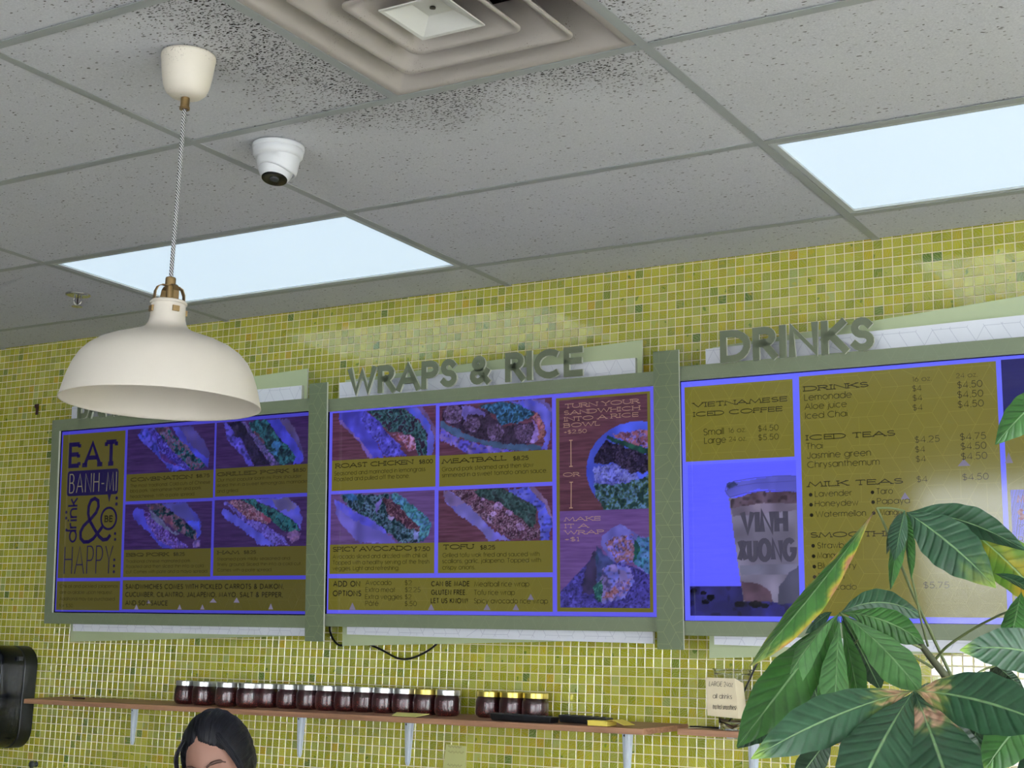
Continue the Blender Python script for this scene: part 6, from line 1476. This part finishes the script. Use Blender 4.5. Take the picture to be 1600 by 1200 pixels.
leaf((1414, 800), (1424, 905), 17, D0+.01, 1.53, 'g', roll=.5, arch=.02, fold=.8)
leaf((1416, 800), (1419, 876), 15, D0, 1.54, 'g', roll=.9, arch=.04, fold=.8)
# middle spray, leaflets fanning down from the hub
leaf(H1, (1446, 966), 46, D1+.03, 1.58, 'd', roll=-.2, arch=.12, fold=.3)
leaf(H1, (1444, 1004), 50, D1+.01, 1.47, 'g', roll=-.3, arch=.09, fold=.3, peak=.62)
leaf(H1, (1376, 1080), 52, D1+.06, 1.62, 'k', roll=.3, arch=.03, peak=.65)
leaf(H1, (1396, 1074), 34, D1+.03, 1.52, 'g', roll=.6, arch=.05, marks='T', fold=.4, peak=.6)
leaf(H1, (1438, 1080), 62, D1, 1.38, 'l', roll=-.25, arch=.05, fold=.5, peak=.66)
leaf(H1, (1345, 1112), 36, D1+.02, 1.46, 'g', roll=.5, arch=.05, peak=.68, fold=.4)
leaf(H1, (1304, 1118), 46, D1-.01, 1.36, 'l', roll=-.25, arch=.03, fold=.5, peak=.70)
leaf(H1, (1278, 1098), 26, D1+.03, 1.50, 'g', roll=.7, arch=.04, peak=.66)
leaf(H1, (1240, 1120), 48, D1, 1.40, 'g', roll=-.5, arch=.05, fold=.5, peak=.66)
leaf(H1, (1195, 1130), 40, D1-.01, 1.36, 'l', roll=.35, arch=.07, fold=.5, peak=.6)
leaf(H1, (1152, 1166), 80, D1+.01, 1.33, 'g', roll=.15, arch=.08, fold=.4, side=-.05, peak=.62)
leaf((1300, 956), (1258, 990), 24, D1+.03, 1.55, 'd', roll=.8, arch=.05)
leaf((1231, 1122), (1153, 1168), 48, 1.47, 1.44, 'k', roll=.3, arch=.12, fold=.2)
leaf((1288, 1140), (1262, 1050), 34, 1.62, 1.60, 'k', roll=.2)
# near spray
leaf(H2, (1176, 1184), 78, D2, 1.24, 'd', roll=.12, arch=.03, fold=.2, marks='bT', peak=.54)
leaf(H2, (1650, 1138), 96, D2, 1.22, 'd', roll=-.1, arch=.04, fold=.2, marks='b', peak=.50)
leaf(H2, (1330, 1262), 112, D2-.01, 1.20, 'd', roll=.15, arch=.03, fold=.3, peak=.60)
leaf(H2, (1498, 1272), 124, D2, 1.18, 'd', roll=-.1, arch=.02, fold=.2, marks='B', peak=.60)
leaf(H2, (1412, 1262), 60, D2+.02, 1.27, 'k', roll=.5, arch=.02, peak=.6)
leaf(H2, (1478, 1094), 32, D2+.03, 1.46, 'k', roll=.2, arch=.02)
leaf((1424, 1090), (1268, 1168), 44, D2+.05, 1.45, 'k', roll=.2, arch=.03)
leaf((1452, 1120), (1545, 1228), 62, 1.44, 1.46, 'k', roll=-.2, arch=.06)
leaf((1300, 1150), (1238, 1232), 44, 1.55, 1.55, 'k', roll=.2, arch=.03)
# right side
leaf((1668, 590), (1556, 693), 56, 1.44, 1.40, 'g', roll=.2, arch=.04, fold=.35)
leaf((1690, 1052), (1503, 1016), 68, 1.36, 1.30, 'd', roll=.1, arch=.07, fold=.2, marks='T')
leaf((1596, 925), (1576, 1022), 44, 1.40, 1.36, 'g', roll=.3, arch=.03, fold=.4)
leaf((1615, 930), (1610, 1010), 40, 1.42, 1.40, 'k', roll=-.2, arch=.03, fold=.4)
leaf((1640, 1098), (1534, 1212), 78, 1.42, 1.38, 'g', roll=.1, arch=.08, fold=.2, marks='T')
leaf((1530, 1118), (1512, 1212), 40, 1.50, 1.50, 'k', roll=.4, arch=.03)
leaf((1660, 1150), (1590, 1225), 50, 1.46, 1.44, 'k', roll=.2, arch=.03)
for tp, w_ in (((1546, 1058), 14), ((1560, 1060), 12), ((1572, 1062), 12), ((1600, 1078), 16)): leaf((1556, 1040), tp, w_, 1.58, 1.60, 'k', roll=.3, arch=.02, fold=.5)
leaf((1556, 1040), (1604, 1095), 24, 1.60, 1.62, 'g', roll=.2, arch=.02, fold=.3)
# stems
def stem(pts, r, mat=M_STEM, name='stem'):
    r = tuple(x*.58 for x in r)
    P = spline([at(*p) for p in pts], 6); n = len(P); r0, r1 = (r if isinstance(r, tuple) else (r, r)); MB().tube(P, [r0+(r1-r0)*i/(n-1) for i in range(n)], 10).build(name, mat, plant, smooth=True)
stem([(1488, 1060, 1.54), (1456, 992, 1.54), (1425, 925, 1.55), (1402, 868, 1.56), (1381, 818, 1.56), (1370, 794, D0)], (.0030, .0022))
stem([(1450, 1010, 1.53), (1437, 960, 1.53), (1430, 925, 1.54), (1420, 880, 1.55), (1412, 800, 1.56)], (.0022, .0014))
stem([(1370, 794, D0), (1392, 794, D0), (1414, 799, D0)], (.0022, .0020))
stem([(1443, 1014, 1.53), (1415, 1001, 1.52), (1388, 991, 1.52), (1340, 972, 1.51), (1312, 958, D1)], (.0026, .0020))
stem([(1457, 1043, 1.52), (1430, 1027, 1.50), (1404, 1011, 1.49), (1360, 990, 1.50), (1330, 1010, 1.56)], (.0026, .0020))
stem([(1462, 1030, 1.53), (1480, 1010, 1.52), (1520, 983, 1.50), (1560, 962, 1.46), (1592, 948, 1.42), (1610, 928, 1.41)], (.0026, .0018))
stem([(1487, 1107, 1.50), (1462, 1110, 1.46), (1442, 1104, 1.42), (1428, 1080, D2)], (.0028, .0022))
stem([(1500, 1075, 1.54), (1530, 1050, 1.56), (1556, 1040, 1.58)], (.0022, .0018))
stem([(1520, 1130, 1.52), (1580, 1120, 1.50), (1640, 1098, 1.42)], (.0026, .0018)); stem([(1540, 1140, 1.52), (1620, 1110, 1.44), (1690, 1052, 1.36)], (.0028, .0018))
stem([(1610, 928, 1.41), (1640, 800, 1.42), (1668, 590, 1.44)], (.0022, .0018))
stem([(1438, 1006, 1.53), (1456, 1030, 1.53), (1474, 1052, 1.53), (1492, 1078, 1.53), (1512, 1130, 1.52), (1520, 1210, 1.52)], (.0055, .0095), M_BARK, 'trunk')
base = at(1520, 1210, 1.52)
MB().tube(spline([base, base-Z*.4+Vector((.01, .02, 0)), base-Z*.9, Vector((base.x, base.y, .34))], 8), [.0095+.010*i/24 for i in range(25)], 14).build('trunk', M_BARK, plant, smooth=True)
pc = (base.x, base.y, 0)
MB().lathe([(0, 0), (.12, 0), (.125, .01), (.165, .34), (.175, .345), (.175, .37), (.160, .37), (.158, .33), (0, .33)], pc, 40).build('pot', plain('pot_glaze', rgb(190, 186, 178), .4), plant, smooth=False)
MB().lathe([(0, .342), (.157, .338), (.157, .332)], pc, 32).build('soil', plain('soil', rgb(60, 46, 36), .95, var=.3, scale=80), plant)
plant.location = plant.location
